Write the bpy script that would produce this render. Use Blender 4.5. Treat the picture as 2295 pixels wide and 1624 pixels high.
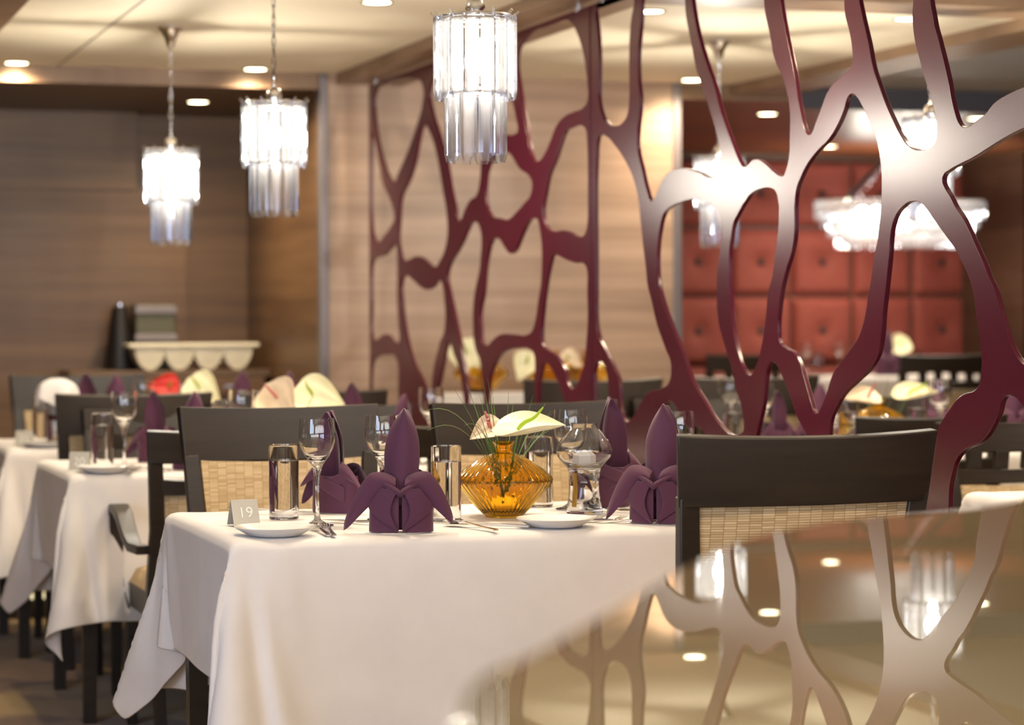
import bpy, bmesh, math, random
from mathutils import Vector, Matrix, Euler
random.seed(7)
for o in list(bpy.data.objects): bpy.data.objects.remove(o)
SC = bpy.context.scene
COL = SC.collection
PI = math.pi

# ------------------------------------------------------------------ camera, world, exposure
F = 5300.0; PX = 1147.5; PY = 700.0; EYE = 1.23; ROLL = .004
TH = math.atan(.3135/.9496)
cam = bpy.data.cameras.new('camera'); camo = bpy.data.objects.new('camera', cam); COL.objects.link(camo)
cam.sensor_width = 36; cam.lens = F/2295*36; cam.shift_y = -(812-PY)/2295
cam.clip_start = .05; cam.clip_end = 100
camo.matrix_world = Matrix.Translation((0, 0, EYE)) @ Matrix.Rotation(-TH, 4, 'Z') @ Matrix.Rotation(PI/2, 4, 'X') @ Matrix.Rotation(-ROLL, 4, 'Z')
cam.dof.use_dof = True; cam.dof.focus_distance = 5.25; cam.dof.aperture_fstop = 2.8
SC.camera = camo
W = bpy.data.worlds.new('world'); SC.world = W; W.use_nodes = True
bg = W.node_tree.nodes['Background']; bg.inputs[0].default_value = (.55, .72, 1.0, 1); bg.inputs[1].default_value = 3.0
SC.view_settings.view_transform = 'Standard'; SC.view_settings.look = 'None'
SC.view_settings.gamma = 1; SC.view_settings.use_curve_mapping = False
SC.view_settings.exposure = 0.35
cy = SC.cycles
cy.use_denoising = True; cy.max_bounces = 9; cy.diffuse_bounces = 3; cy.glossy_bounces = 4
cy.transmission_bounces = 8; cy.transparent_max_bounces = 24; cy.sample_clamp_indirect = 4
cy.use_adaptive_sampling = True; cy.adaptive_threshold = .03
cy.caustics_reflective = False; cy.caustics_refractive = True; cy.blur_glossy = 1.0

def area(name, loc, rot, sx, sy, power, color):
    l = bpy.data.lights.new(name, 'AREA'); l.shape = 'RECTANGLE'; l.size = sx; l.size_y = sy
    l.energy = power; l.color = color
    o = bpy.data.objects.new(name, l); COL.objects.link(o); o.location = loc; o.rotation_euler = rot; return o
# daylight through the window bays behind the camera and on the left
area('window_daylight', (1.5, -2.35, 1.5), (PI/2, 0, 0), 7.6, 1.15, 110, (1, .94, .86))
area('window_daylight', (-2.9, .8, 1.45), (0, -PI/2, 0), 1.15, 3.8, 85, (.66, .76, 1))
CHAND_W = 29.0; DOWN_W = 44.0; COVE = 1.0

# ------------------------------------------------------------------ pixel helpers (real points on real planes)
def un(x, y):
    dx, dy = x-PX, y-PY
    return dx*math.cos(ROLL)-dy*math.sin(ROLL), dx*math.sin(ROLL)+dy*math.cos(ROLL)
def at(x, y, d):
    a, b = un(x, y); xc = a*d/F
    return Vector((xc*math.cos(TH)+d*math.sin(TH), -xc*math.sin(TH)+d*math.cos(TH), EYE-b*d/F))
def onz(x, y, z): return at(x, y, F*(EYE-z)/un(x, y)[1])
def onY(x, y, Y): return at(x, y, Y/(math.cos(TH)-un(x, y)[0]/F*math.sin(TH)))
def onX(x, y, X): return at(x, y, X/(math.sin(TH)+un(x, y)[0]/F*math.cos(TH)))

# ------------------------------------------------------------------ materials
def nodes(name):
    m = bpy.data.materials.new(name); m.use_nodes = True
    return m, m.node_tree, m.node_tree.nodes['Principled BSDF']
def mat(name, col, rough=.5, metal=0, spec=.5, trans=0, ior=1.45, coat=0, coatr=.05, emit=None, es=0, sheen=0, noise=None, bump=None):
    m, nt, p = nodes(name)
    p.inputs['Base Color'].default_value = (*col, 1); p.inputs['Roughness'].default_value = rough
    p.inputs['Metallic'].default_value = metal; p.inputs['Specular IOR Level'].default_value = spec
    p.inputs['Transmission Weight'].default_value = trans; p.inputs['IOR'].default_value = ior
    p.inputs['Coat Weight'].default_value = coat; p.inputs['Coat Roughness'].default_value = coatr
    if sheen: p.inputs['Sheen Weight'].default_value = sheen; p.inputs['Sheen Roughness'].default_value = .4
    if emit: p.inputs['Emission Color'].default_value = (*emit, 1); p.inputs['Emission Strength'].default_value = es
    if noise:
        sc_, amt = noise
        tc = nt.nodes.new('ShaderNodeTexCoord'); n = nt.nodes.new('ShaderNodeTexNoise'); n.inputs['Scale'].default_value = sc_
        n.inputs['Detail'].default_value = 5
        r = nt.nodes.new('ShaderNodeValToRGB')
        r.color_ramp.elements[0].position = .3; r.color_ramp.elements[1].position = .7
        r.color_ramp.elements[0].color = (*[c*(1-amt) for c in col], 1); r.color_ramp.elements[1].color = (*[min(1, c*(1+amt)) for c in col], 1)
        nt.links.new(tc.outputs['Object'], n.inputs['Vector']); nt.links.new(n.outputs['Fac'], r.inputs[0]); nt.links.new(r.outputs[0], p.inputs['Base Color'])
    if bump:
        sc_, st, di = bump
        tc = nt.nodes.new('ShaderNodeTexCoord'); n = nt.nodes.new('ShaderNodeTexNoise'); n.inputs['Scale'].default_value = sc_
        b = nt.nodes.new('ShaderNodeBump'); b.inputs['Strength'].default_value = st; b.inputs['Distance'].default_value = di
        nt.links.new(tc.outputs['Object'], n.inputs['Vector']); nt.links.new(n.outputs['Fac'], b.inputs['Height']); nt.links.new(b.outputs[0], p.inputs['Normal'])
    return m
def wood(name, dark, light, scale=(.6, .6, 16), rough=.45, boards=.35, coat=.1):
    m, nt, p = nodes(name); L = nt.links.new
    tc = nt.nodes.new('ShaderNodeTexCoord'); mp = nt.nodes.new('ShaderNodeMapping'); mp.inputs['Scale'].default_value = scale
    n = nt.nodes.new('ShaderNodeTexNoise'); n.inputs['Scale'].default_value = 1.6; n.inputs['Detail'].default_value = 6; n.inputs['Roughness'].default_value = .62
    n2 = nt.nodes.new('ShaderNodeTexNoise'); n2.inputs['Scale'].default_value = .55; n2.inputs['Detail'].default_value = 2
    mx = nt.nodes.new('ShaderNodeMath'); mx.operation = 'MULTIPLY_ADD'; mx.inputs[1].default_value = .62
    m3 = nt.nodes.new('ShaderNodeMath'); m3.operation = 'MULTIPLY'; m3.inputs[1].default_value = .38
    r = nt.nodes.new('ShaderNodeValToRGB'); r.color_ramp.elements[0].position = .33; r.color_ramp.elements[1].position = .67
    r.color_ramp.elements[0].color = (*dark, 1); r.color_ramp.elements[1].color = (*light, 1)
    L(tc.outputs['Object'], mp.inputs[0]); L(mp.outputs[0], n.inputs['Vector']); L(mp.outputs[0], n2.inputs['Vector'])
    L(n.outputs['Fac'], mx.inputs[0]); L(n2.outputs['Fac'], m3.inputs[0]); L(m3.outputs[0], mx.inputs[2]); L(mx.outputs[0], r.inputs[0])
    L(r.outputs[0], p.inputs['Base Color']); p.inputs['Roughness'].default_value = rough; p.inputs['Coat Weight'].default_value = coat
    p.inputs['Coat Roughness'].default_value = .3
    return m
M = {}
M['wall_pale'] = wood('pale_wood_veneer', (.29, .185, .125), (.52, .36, .26), (.55, .55, 13))
M['wall_brown'] = wood('brown_wood_veneer', (.085, .040, .017), (.205, .112, .050), (.5, .5, 9))
M['beam'] = wood('beam_veneer', (.16, .09, .05), (.31, .20, .125), (2.2, 2.2, .6))
M['dark_wall'] = wood('dark_wood_veneer', (.035, .016, .009), (.085, .042, .024), (.5, .5, 10))
M['counter_wood'] = wood('sideboard_wood', (.10, .055, .028), (.2, .12, .065), (.8, .8, 14))
M['plaster'] = mat('ceiling_paint', (.82, .745, .60), .6)
M['grey_paint'] = mat('blue_grey_ceiling', (.36, .37, .41), .6)
M['slate'] = mat('slate_band', (.085, .08, .095), .6)
M['soffit_red'] = mat('russet_soffit', (.16, .055, .022), .35, noise=(1.5, .3))
M['soffit_brown'] = mat('brown_soffit', (.09, .052, .03), .4)
M['metal_trim'] = mat('brushed_trim', (.20, .175, .185), .42, metal=.35)
M['chrome'] = mat('chrome', (.82, .82, .84), .12, metal=1)
M['silver'] = mat('silver', (.86, .85, .83), .14, metal=1)
M['screen'] = mat('burgundy_lacquer', (.060, .0010, .012), .26, spec=.5, bump=(260, .06, .0015))
M['espresso'] = wood('espresso_wood', (.010, .006, .0035), (.026, .016, .009), (3, 3, 30), rough=.42, coat=.0); M['espresso'].node_tree.nodes['Principled BSDF'].inputs['Specular IOR Level'].default_value = .55
M['counter'] = mat('beige_lacquer_top', (.23, .19, .11), .012, spec=.5, ior=1.5)
M['counter_body'] = mat('counter_body', (.12, .075, .04), .4)
M['cloth'] = mat('damask_linen', (.83, .79, .77), .75, sheen=.25, noise=(9, .035), bump=(420, .08, .002))
M['napkin'] = mat('plum_napkin', (.092, .024, .060), .72, sheen=.35, bump=(700, .2, .0015))
M['porcelain'] = mat('porcelain', (.84, .83, .82), .18, coat=.5)
M['cushion'] = mat('beige_cushion', (.55, .40, .22), .8, noise=(60, .2), bump=(300, .3, .002))
M['red_panel'] = mat('terracotta_upholstery', (.225, .043, .029), .7, sheen=.2, noise=(20, .08), bump=(500, .1, .001))
M['red_button'] = mat('dark_button', (.022, .006, .005), .5)
M['glass'] = mat('clear_glass', (1, 1, 1), .0, trans=1, ior=1.48)
M['water'] = mat('water', (1, 1, 1), .0, trans=1, ior=1.33)
M['amber'] = mat('amber_glass', (.99, .68, .085), .015, trans=1, ior=1.46)
M['candle'] = mat('white_wax', (.9, .88, .86), .5)
M['brass_wick'] = mat('amber_oil_tube', (.75, .42, .06), .25)
M['card'] = mat('silver_card', (.50, .485, .44), .42, metal=.25)
M['card_num'] = mat('numeral_highlight', (.90, .88, .80), .3)  # pale colour paints in the highlights of the embossed card numerals
M['spathe'] = mat('cream_spathe', (.82, .76, .50), .4, spec=.5, noise=(16, .10))
M['spathe_pink'] = mat('pink_cream_spathe', (.82, .66, .47), .4, noise=(14, .14))
M['spathe_red'] = mat('red_spathe', (.62, .03, .02), .4)
M['spadix_y'] = mat('lime_spadix', (.30, .45, .02), .5)
M['spadix_p'] = mat('pink_spadix', (.60, .17, .16), .5)
M['green'] = mat('grass_green', (.09, .17, .025), .5)
M['white_plastic'] = mat('cream_plastic', (.86, .80, .62), .35)
M['machine'] = mat('steel_machine', (.09, .085, .055), .45, metal=.2)
M['black'] = mat('black_plastic', (.012, .009, .009), .45)
M['maroon'] = mat('maroon_ribbon', (.09, .01, .02), .6)
M['lamp'] = mat('lamp_glow', (1, .95, .8), .5, emit=(1, .86, .52), es=16)
M['bulb'] = mat('bulb_glow', (1, 1, 1), .5, emit=(1, .95, .87), es=32)
M['strip'] = mat('step_light', (1, .9, .6), .5, emit=(1, .86, .50), es=.9)
def carpet():
    m, nt, p = nodes('carpet'); L = nt.links.new
    tc = nt.nodes.new('ShaderNodeTexCoord')
    mp = nt.nodes.new('ShaderNodeMapping'); mp.inputs['Scale'].default_value = (1.1, .8, 1); mp.inputs['Rotation'].default_value = (0, 0, .5)
    n = nt.nodes.new('ShaderNodeTexNoise'); n.inputs['Scale'].default_value = 1.5; n.inputs['Detail'].default_value = 1.2
    r = nt.nodes.new('ShaderNodeValToRGB'); r.color_ramp.elements[0].position = .455; r.color_ramp.elements[1].position = .50
    r.color_ramp.elements[0].color = (.19, .10, .036, 1); r.color_ramp.elements[1].color = (.46, .31, .105, 1)
    n2 = nt.nodes.new('ShaderNodeTexNoise'); n2.inputs['Scale'].default_value = 90
    mx = nt.nodes.new('ShaderNodeMixRGB'); mx.blend_type = 'MULTIPLY'; mx.inputs[0].default_value = .5
    L(tc.outputs['Object'], mp.inputs[0]); L(mp.outputs[0], n.inputs['Vector']); L(n.outputs['Fac'], r.inputs[0])
    L(tc.outputs['Object'], n2.inputs['Vector']); L(r.outputs[0], mx.inputs[1]); L(n2.outputs['Fac'], mx.inputs[2]); L(mx.outputs[0], p.inputs['Base Color'])
    p.inputs['Roughness'].default_value = .95; p.inputs['Sheen Weight'].default_value = .2
    b = nt.nodes.new('ShaderNodeBump'); b.inputs['Strength'].default_value = .4; b.inputs['Distance'].default_value = .004
    L(n2.outputs['Fac'], b.inputs['Height']); L(b.outputs[0], p.inputs['Normal'])
    return m
M['carpet'] = carpet()
def woven():
    m, nt, p = nodes('woven_rush'); L = nt.links.new
    tc = nt.nodes.new('ShaderNodeTexCoord'); s = nt.nodes.new('ShaderNodeSeparateXYZ'); c = nt.nodes.new('ShaderNodeCombineXYZ')
    L(tc.outputs['Object'], s.inputs[0]); L(s.outputs['X'], c.inputs['X']); L(s.outputs['Z'], c.inputs['Y'])
    bk = nt.nodes.new('ShaderNodeTexBrick'); bk.inputs['Scale'].default_value = 1; bk.inputs['Brick Width'].default_value = .0245
    bk.inputs['Row Height'].default_value = .0052; bk.inputs['Mortar Size'].default_value = .0008; bk.inputs['Mortar Smooth'].default_value = .6
    bk.inputs['Color1'].default_value = (.72, .56, .34, 1); bk.inputs['Color2'].default_value = (.50, .36, .19, 1); bk.inputs['Mortar'].default_value = (.30, .20, .10, 1)
    bk.offset = 0; bk.offset_frequency = 2
    L(c.outputs[0], bk.inputs['Vector']); L(bk.outputs['Color'], p.inputs['Base Color']); p.inputs['Roughness'].default_value = .7
    b = nt.nodes.new('ShaderNodeBump'); b.inputs['Strength'].default_value = .6; b.inputs['Distance'].default_value = .002; b.invert = True
    L(bk.outputs['Fac'], b.inputs['Height']); L(b.outputs[0], p.inputs['Normal'])
    return m
M['woven'] = woven()
def crystal(tf=.016, name='crystal'):
    m = bpy.data.materials.new(name); m.use_nodes = True; nt = m.node_tree; nt.nodes.clear(); L = nt.links.new
    out = nt.nodes.new('ShaderNodeOutputMaterial'); tr = nt.nodes.new('ShaderNodeBsdfTransparent'); tr.inputs[0].default_value = (.96, .97, 1, 1)
    gl = nt.nodes.new('ShaderNodeBsdfGlossy'); gl.inputs['Roughness'].default_value = .06; gl.inputs[0].default_value = (.9, .94, 1, 1)
    tl = nt.nodes.new('ShaderNodeBsdfTranslucent'); tl.inputs[0].default_value = (.95, .96, 1, 1)
    a = nt.nodes.new('ShaderNodeMixShader'); b = nt.nodes.new('ShaderNodeMixShader'); lw = nt.nodes.new('ShaderNodeLayerWeight'); lw.inputs[0].default_value = .45
    a.inputs[0].default_value = tf
    L(tr.outputs[0], a.inputs[1]); L(tl.outputs[0], a.inputs[2]); L(lw.outputs['Facing'], b.inputs[0]); L(a.outputs[0], b.inputs[1]); L(gl.outputs[0], b.inputs[2])
    L(b.outputs[0], out.inputs[0]); return m
M['crystal'] = crystal(); M['crystal_warm'] = crystal(.10, 'bead_crystal')

# ------------------------------------------------------------------ mesh builder
class MB:
    def __init__(s): s.v = []; s.f = []
    def add(s, vs, fs):
        n = len(s.v); s.v += [tuple(v) for v in vs]; s.f += [tuple(i+n for i in f) for f in fs]; return s
    def box(s, c, d, rot=None, taper=1):
        x, y, z = [k/2 for k in d]; vs = []
        for sz in (-1, 1):
            t = 1 if sz > 0 else taper
            for sx, sy in ((-1, -1), (1, -1), (1, 1), (-1, 1)): vs.append(Vector((sx*x*t, sy*y*t, sz*z)))
        if rot: R = Euler(rot).to_matrix(); vs = [R @ v for v in vs]
        vs = [v+Vector(c) for v in vs]
        return s.add(vs, [(0, 3, 2, 1), (4, 5, 6, 7), (0, 1, 5, 4), (1, 2, 6, 5), (2, 3, 7, 6), (3, 0, 4, 7)])
    def lathe(s, prof, n=32, c=(0, 0, 0), rib=0, amp=0, ribr=(0, 9), capb=False, capt=False):
        vs = []
        for r, z in prof:
            k = amp if ribr[0] <= z <= ribr[1] else 0
            for i in range(n):
                a = 2*PI*i/n; rr = r*(1+k*math.cos(rib*a)) if rib else r
                vs.append((c[0]+rr*math.cos(a), c[1]+rr*math.sin(a), c[2]+z))
        fs = [(j*n+i, j*n+(i+1) % n, (j+1)*n+(i+1) % n, (j+1)*n+i) for j in range(len(prof)-1) for i in range(n)]
        if capb: fs.append(tuple(reversed(range(n))))
        if capt: fs.append(tuple((len(prof)-1)*n+i for i in range(n)))
        return s.add(vs, fs)
    def tube(s, pts, rad, n=8, flat=1.0, cap=True):
        pts = [Vector(p) for p in pts]; vs = []; N = len(pts)
        for i, p in enumerate(pts):
            t = (pts[min(i+1, N-1)]-pts[max(i-1, 0)]).normalized()
            up = Vector((0, 0, 1)) if abs(t.z) < .9 else Vector((0, 1, 0))
            a = t.cross(up).normalized(); b = a.cross(t).normalized()
            r = rad[i] if isinstance(rad, (list, tuple)) else rad
            for k in range(n):
                an = 2*PI*k/n; vs.append(p+a*(r*math.cos(an))+b*(r*flat*math.sin(an)))
        fs = [(j*n+i, j*n+(i+1) % n, (j+1)*n+(i+1) % n, (j+1)*n+i) for j in range(N-1) for i in range(n)]
        if cap: fs += [tuple(reversed(range(n))), tuple((N-1)*n+i for i in range(n))]
        return s.add(vs, fs)
    def bar(s, pts, w, h, up=(0, 0, 1)):          # rectangular section swept along points; w,h may be lists
        pts = [Vector(p) for p in pts]; N = len(pts); vs = []; up = Vector(up)
        for i, p in enumerate(pts):
            t = (pts[min(i+1, N-1)]-pts[max(i-1, 0)]).normalized(); a = t.cross(up).normalized(); b = a.cross(t).normalized()
            ww = (w[i] if isinstance(w, (list, tuple)) else w)/2; hh = (h[i] if isinstance(h, (list, tuple)) else h)/2
            for q, r in ((-1, -1), (1, -1), (1, 1), (-1, 1)): vs.append(p+a*ww*q+b*hh*r)
        fs = [(j*4+i, j*4+(i+1) % 4, (j+1)*4+(i+1) % 4, (j+1)*4+i) for j in range(N-1) for i in range(4)]
        fs += [(3, 2, 1, 0), tuple((N-1)*4+i for i in range(4))]
        return s.add(vs, fs)
    def grid(s, fn, nu, nv, closed=False):
        vs = [fn(i/nu, j/nv) for j in range(nv+1) for i in range(nu+1)]
        fs = [(j*(nu+1)+i, j*(nu+1)+i+1, (j+1)*(nu+1)+i+1, (j+1)*(nu+1)+i) for j in range(nv) for i in range(nu)]
        return s.add(vs, fs)
    def sheet(s, fn, nu, nv, th):                 # grid with real thickness along its normal
        e = 1e-3; top = []; bot = []
        for j in range(nv+1):
            for i in range(nu+1):
                u, v = i/nu, j/nv; p = Vector(fn(u, v))
                du = Vector(fn(min(1, u+e), v))-Vector(fn(max(0, u-e), v)); dv = Vector(fn(u, min(1, v+e)))-Vector(fn(u, max(0, v-e)))
                n = du.cross(dv); n = n.normalized() if n.length > 1e-12 else Vector((0, 1, 0))
                top.append(p+n*th/2); bot.append(p-n*th/2)
        K = (nu+1)*(nv+1); id = lambda i, j: j*(nu+1)+i
        fs = []
        for j in range(nv):
            for i in range(nu):
                q = (id(i, j), id(i+1, j), id(i+1, j+1), id(i, j+1)); fs.append(q); fs.append(tuple(K+k for k in reversed(q)))
        for i in range(nu):
            fs.append((id(i+1, 0), id(i, 0), K+id(i, 0), K+id(i+1, 0))); fs.append((id(i, nv), id(i+1, nv), K+id(i+1, nv), K+id(i, nv)))
        for j in range(nv):
            fs.append((id(0, j), id(0, j+1), K+id(0, j+1), K+id(0, j))); fs.append((id(nu, j+1), id(nu, j), K+id(nu, j), K+id(nu, j+1)))
        return s.add(top+bot, fs)
    def mesh(s, name, mat_, smooth=True):
        me = bpy.data.meshes.new(name); me.from_pydata(s.v, [], s.f); me.materials.append(mat_)
        bm = bmesh.new(); bm.from_mesh(me); bmesh.ops.recalc_face_normals(bm, faces=bm.faces); bm.to_mesh(me); bm.free()
        if smooth:
            for p in me.polygons: p.use_smooth = True
            try: me.set_sharp_from_angle(angle=math.radians(smooth if smooth is not True else 38))
            except Exception: pass
        return me
    def build(s, name, mat_, parent=None, smooth=True, bevel=0, loc=None, rotz=0, seg=2):
        o = bpy.data.objects.new(name, s.mesh(name, mat_, smooth)); COL.objects.link(o)
        if parent: o.parent = parent
        if loc is not None: o.location = loc; o.rotation_euler.z = rotz
        if bevel:
            b = o.modifiers.new('bevel', 'BEVEL'); b.width = bevel; b.segments = seg; b.limit_method = 'ANGLE'; b.angle_limit = math.radians(40)
        return o
def tag(o, label, cat, group=None):
    o['label'] = label; o['category'] = cat
    if group: o['group'] = group
    return o
def thing(name, loc, rotz, label, cat, group=None):
    o = bpy.data.objects.new(name, None); COL.objects.link(o); o.location = loc; o.rotation_euler = (0, 0, rotz); o.empty_display_size = .05
    return tag(o, label, cat, group)
def struct(o): o['kind'] = 'structure'; return o
def dup(root, loc, rotz, label, group=None, scale=1):
    def cp(o, par):
        c = o.copy(); COL.objects.link(c); c.parent = par
        if par: c.matrix_parent_inverse = o.matrix_parent_inverse.copy()
        for ch in o.children: cp(ch, c)
        return c
    r = cp(root, None); r.location = loc; r.rotation_euler = (0, 0, rotz); r.scale = (scale,)*3
    r['label'] = label
    if group: r['group'] = group
    return r
def slab(name, x0, x1, y0, y1, z0, z1, m, bevel=0):
    b = MB(); b.box(((x0+x1)/2, (y0+y1)/2, (z0+z1)/2), (x1-x0, y1-y0, z1-z0)); return struct(b.build(name, M[m], None, False, bevel))

# ------------------------------------------------------------------ the room
YW = 10.0; ZC = 2.27; ZB = 2.225; ZS = 2.2; XL = -3.0; XR = 9.5; YB = 14.5; YN = -2.6; XS = 2.62; PLAT = .10
slab('floor', XL, XR, YN, YB, -.1, 0, 'carpet')
slab('floor_2', XL, XR, 9.72, YB, 0, PLAT, 'carpet')
slab('trim_1', XL, XR, 9.70, 9.72, .078, .104, 'strip')
slab('trim_2', XL, XR, 9.705, 9.72, 0, .078, 'dark_wall')
slab('ceiling', XL, XR, YN, YW, ZC, ZC+.1, 'plaster')
slab('ceiling_2', 4.62, XR, 6.9, YW, ZC-.001, ZC, 'grey_paint')
slab('ceiling_3', XL, 2.43, YW+.02, YB, ZS, ZC+.1, 'soffit_brown')
slab('ceiling_4', 4.1, XR, YW+.02, YB, ZS, ZC+.1, 'soffit_red')
slab('trim_3', XL, 2.43, YW, YW+.02, ZS, ZC, 'beam')
slab('trim_4', 4.1, 4.7, YW, YW+.02, ZS, ZC, 'beam')
slab('trim_5', 4.7, XR, YW-.04, YW+.02, ZS-.03, ZC, 'slate')
slab('trim_6', 2.5, 2.80, YN, YW, ZB, ZC, 'beam')          # beam over the screen
slab('trim_7', 4.36, 4.62, YN, YW, ZB, ZC, 'beam')
slab('trim_8', .62, .90, YN, YW, ZB, ZC, 'beam')
slab('trim_9', XL, XR, 6.86, 7.12, ZB-.001, ZC, 'beam')
slab('trim_10', 1.298, 1.304, 7.12, YW, ZC-.002, ZC, 'soffit_brown')
slab('wall_centre', 2.45, 4.09, YW, YB, PLAT, ZC+.1, 'wall_pale')
slab('trim_11', 2.425, 2.462, YW-.012, YW+.05, PLAT, ZC, 'metal_trim', .004)
slab('trim_12', 4.075, 4.115, YW-.012, YW+.05, PLAT, ZC, 'metal_trim', .004)
slab('trim_13', 2.43, 2.45, YW+.05, YB, PLAT, ZS, 'wall_brown')
slab('wall_back', XL, 2.43, 11.55, YB, PLAT, ZS, 'wall_brown')
slab('wall_back_2', XL, 2.10, 11.42, 11.55, PLAT, 1.83, 'wall_brown')
slab('trim_14', XL, 1.86, 11.40, 11.55, 1.83, ZS, 'wall_brown')
slab('wall_right', 4.09, XR, 13.42, YB, PLAT, ZS, 'dark_wall')
slab('wall_right_2', 7.42, XR, 12.6, 13.42, PLAT, ZS, 'dark_wall')
slab('wall_east', XR, XR+.1, YN, YB, 0, ZC, 'wall_brown')
# left and rear walls with window openings to the sky
def win_wall(name, axis, pos, a0, a1, wins, m):
    b = MB(); z0, z1 = .8, 2.0; cur = a0
    def put(p0, p1, q0, q1):
        if axis == 'x': b.box((pos, (p0+p1)/2, (q0+q1)/2), (.1, p1-p0, q1-q0))
        else: b.box(((p0+p1)/2, pos, (q0+q1)/2), (p1-p0, .1, q1-q0))
    for w0, w1 in wins: put(cur, w0, 0, ZC); put(w0, w1, 0, z0); put(w0, w1, z1, ZC); cur = w1
    put(cur, a1, 0, ZC); return struct(b.build(name, M[m], None, False))
win_wall('wall_left', 'x', XL-.05, YN, YB, [(-1, .7), (1.0, 2.7)], 'dark_wall')
win_wall('wall_rear', 'y', YN-.05, XL, XR, [(-2.2, -.4), (0, 1.8), (2.2, 4.0), (4.4, 6.2)], 'wall_pale')
k = 0
for axis, pos, wins in (('x', XL-.05, [(-1, .7), (1.0, 2.7)]), ('y', YN-.05, [(-2.2, -.4), (0, 1.8), (2.2, 4.0), (4.4, 6.2)]),):
    for w0, w1 in wins:
        k += 1; b = MB()
        for t in (w0+.02, (w0+w1)/2, w1-.02):
            c = (pos, t, 1.4) if axis == 'x' else (t, pos, 1.4); b.box(c, (.05, .04, 1.2) if axis == 'x' else (.04, .05, 1.2))
        for z in (.82, 1.98):
            c = (pos, (w0+w1)/2, z) if axis == 'x' else ((w0+w1)/2, pos, z); b.box(c, (.05, w1-w0, .04) if axis == 'x' else (w1-w0, .05, .04))
        struct(b.build('window_%d' % k, M['metal_trim'], None, False))

# ------------------------------------------------------------------ tufted panels on the far wall
pw, ph = .418, .425
def tufted():
    t = thing('upholstered_panel', (0, 0, 0), 0, 'terracotta square upholstered panel with a dark centre button on far wall', 'wall panel', 'tufted wall panels')
    def f(u, v):
        x = (u-.5)*(pw-.012); z = (v-.5)*(ph-.012)
        e = min(1, (.5-abs(u-.5))/.10)*1.0; g = min(1, (.5-abs(v-.5))/.10)
        e = math.sin(e*PI/2); g = math.sin(g*PI/2)
        r = math.hypot(x, z); dim = .026*math.exp(-(r/.06)**2)
        return (x, -.012-.045*e*g+dim, z)
    b = MB(); b.grid(f, 22, 22)
    b.build('pad', M['red_panel'], t, 60)
    c = MB(); c.lathe([(.0, .010), (.016, .008), (.025, 0), (.025, -.008)], 20)
    o = c.build('button', M['red_button'], t); o.rotation_euler = (PI/2, 0, 0); o.location = (0, -.037, 0)
    return t
YT = 13.42
tp = tufted(); first = True
bx = onY(1706, 587, YT-.04); x0 = bx.x; z0 = bx.z
for i in range(-2, 5):
    for j in range(-3, 3):
        loc = (x0+i*pw, YT, z0+j*ph)
        if loc[2]+ph/2 > ZS+.02 or loc[2]-ph/2 < PLAT: continue
        if first: tp.location = loc; first = False
        else: dup(tp, loc, 0, tp['label'])
slab('trim_15', 4.09, 7.42, 13.39, 13.42, z0+1.5*ph+.005, ZS, 'dark_wall')
b = MB()
for q in range(7): b.box((7.86, 12.59, 1.72+q*.035), (.34, .02, .016))
tag(b.build('vent_grille', M['black'], None, False), 'dark louvred vent grille on the dark wood wall at far right', 'vent')

# ------------------------------------------------------------------ downlights
def downlight():
    t = thing('ceiling_downlight', (0, 0, 0), 0, '', 'downlight', 'recessed ceiling downlights')
    b = MB(); b.lathe([(.043, .0), (.052, -.004), (.056, -.002), (.056, .0)], 32); b.build('trim_ring', M['metal_trim'], t)
    c = MB(); c.lathe([(.0001, -.0012), (.045, -.0012), (.045, 0)], 32); c.build('lens', M['lamp'], t)
    l = bpy.data.lights.new('downlight_beam', 'SPOT'); l.energy = DOWN_W; l.color = (1, .80, .55); l.spot_size = math.radians(158); l.spot_blend = .9; l.shadow_soft_size = .035
    o = bpy.data.objects.new('downlight_beam', l); COL.objects.link(o); o.parent = t; o.location = (0, 0, -.012)
    return t
DLS = [(1.125, 9.93, ZC, 'round downlight above the wooden fascia at far left'), (2.123, 9.90, ZC, 'round downlight above the wooden fascia beside the grey corner post'),
       (2.057, 7.658, ZC, 'round downlight at the top edge left of the nearest crystal pendant'), (3.022, 7.618, ZC, 'round downlight seen just right of the screen joint'),
       (4.098, 9.82, ZC, 'round downlight lighting the end of the pale wood wall'), (3.984, 7.554, ZC, 'round downlight half hidden by the burgundy screen at upper right'),
       (2.033, 10.731, ZS, 'round downlight in the brown soffit between the two left pendants'), (4.835, 10.633, ZS, 'nearest round downlight in the russet soffit beyond the screen'),
       (6.142, 12.638, ZS, 'round downlight in the russet soffit closest to the upholstered wall'), (5.973, 10.594, ZS, 'round downlight in the russet soffit furthest right'),
       (1.1, 7.65, ZC, 'round downlight over the aisle, outside the left edge'), (1.15, 5.5, ZC, 'round downlight above table 19, left side'),
       (2.1, 5.5, ZC, 'round downlight above table 19, right side'), (3.1, 5.5, ZC, 'round downlight over the near table beyond the screen'), (4.05, 5.5, ZC, 'round downlight over the near table beyond the screen, far end'),
       (1.1, 3.3, ZC, 'round downlight above the near aisle, left'), (2.05, 3.3, ZC, 'round downlight above the near aisle, right'), (3.1, 3.3, ZC, 'round downlight behind the burgundy screen, near end')]
DLS += [(x, y, ZC, 'round downlight over the %s behind the viewer, %s' % (rn, cn)) for y, rn in ((1.1, 'near row'), (-1.2, 'rear row')) for x, cn in ((-1.6, 'left'), (.2, 'middle'), (2.0, 'right'))]
dl = downlight()
for i, (x, y, z, lab) in enumerate(DLS):
    if i == 0: dl.location = (x, y, z); dl['label'] = lab
    else: dup(dl, (x, y, z), 0, lab)

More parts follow.
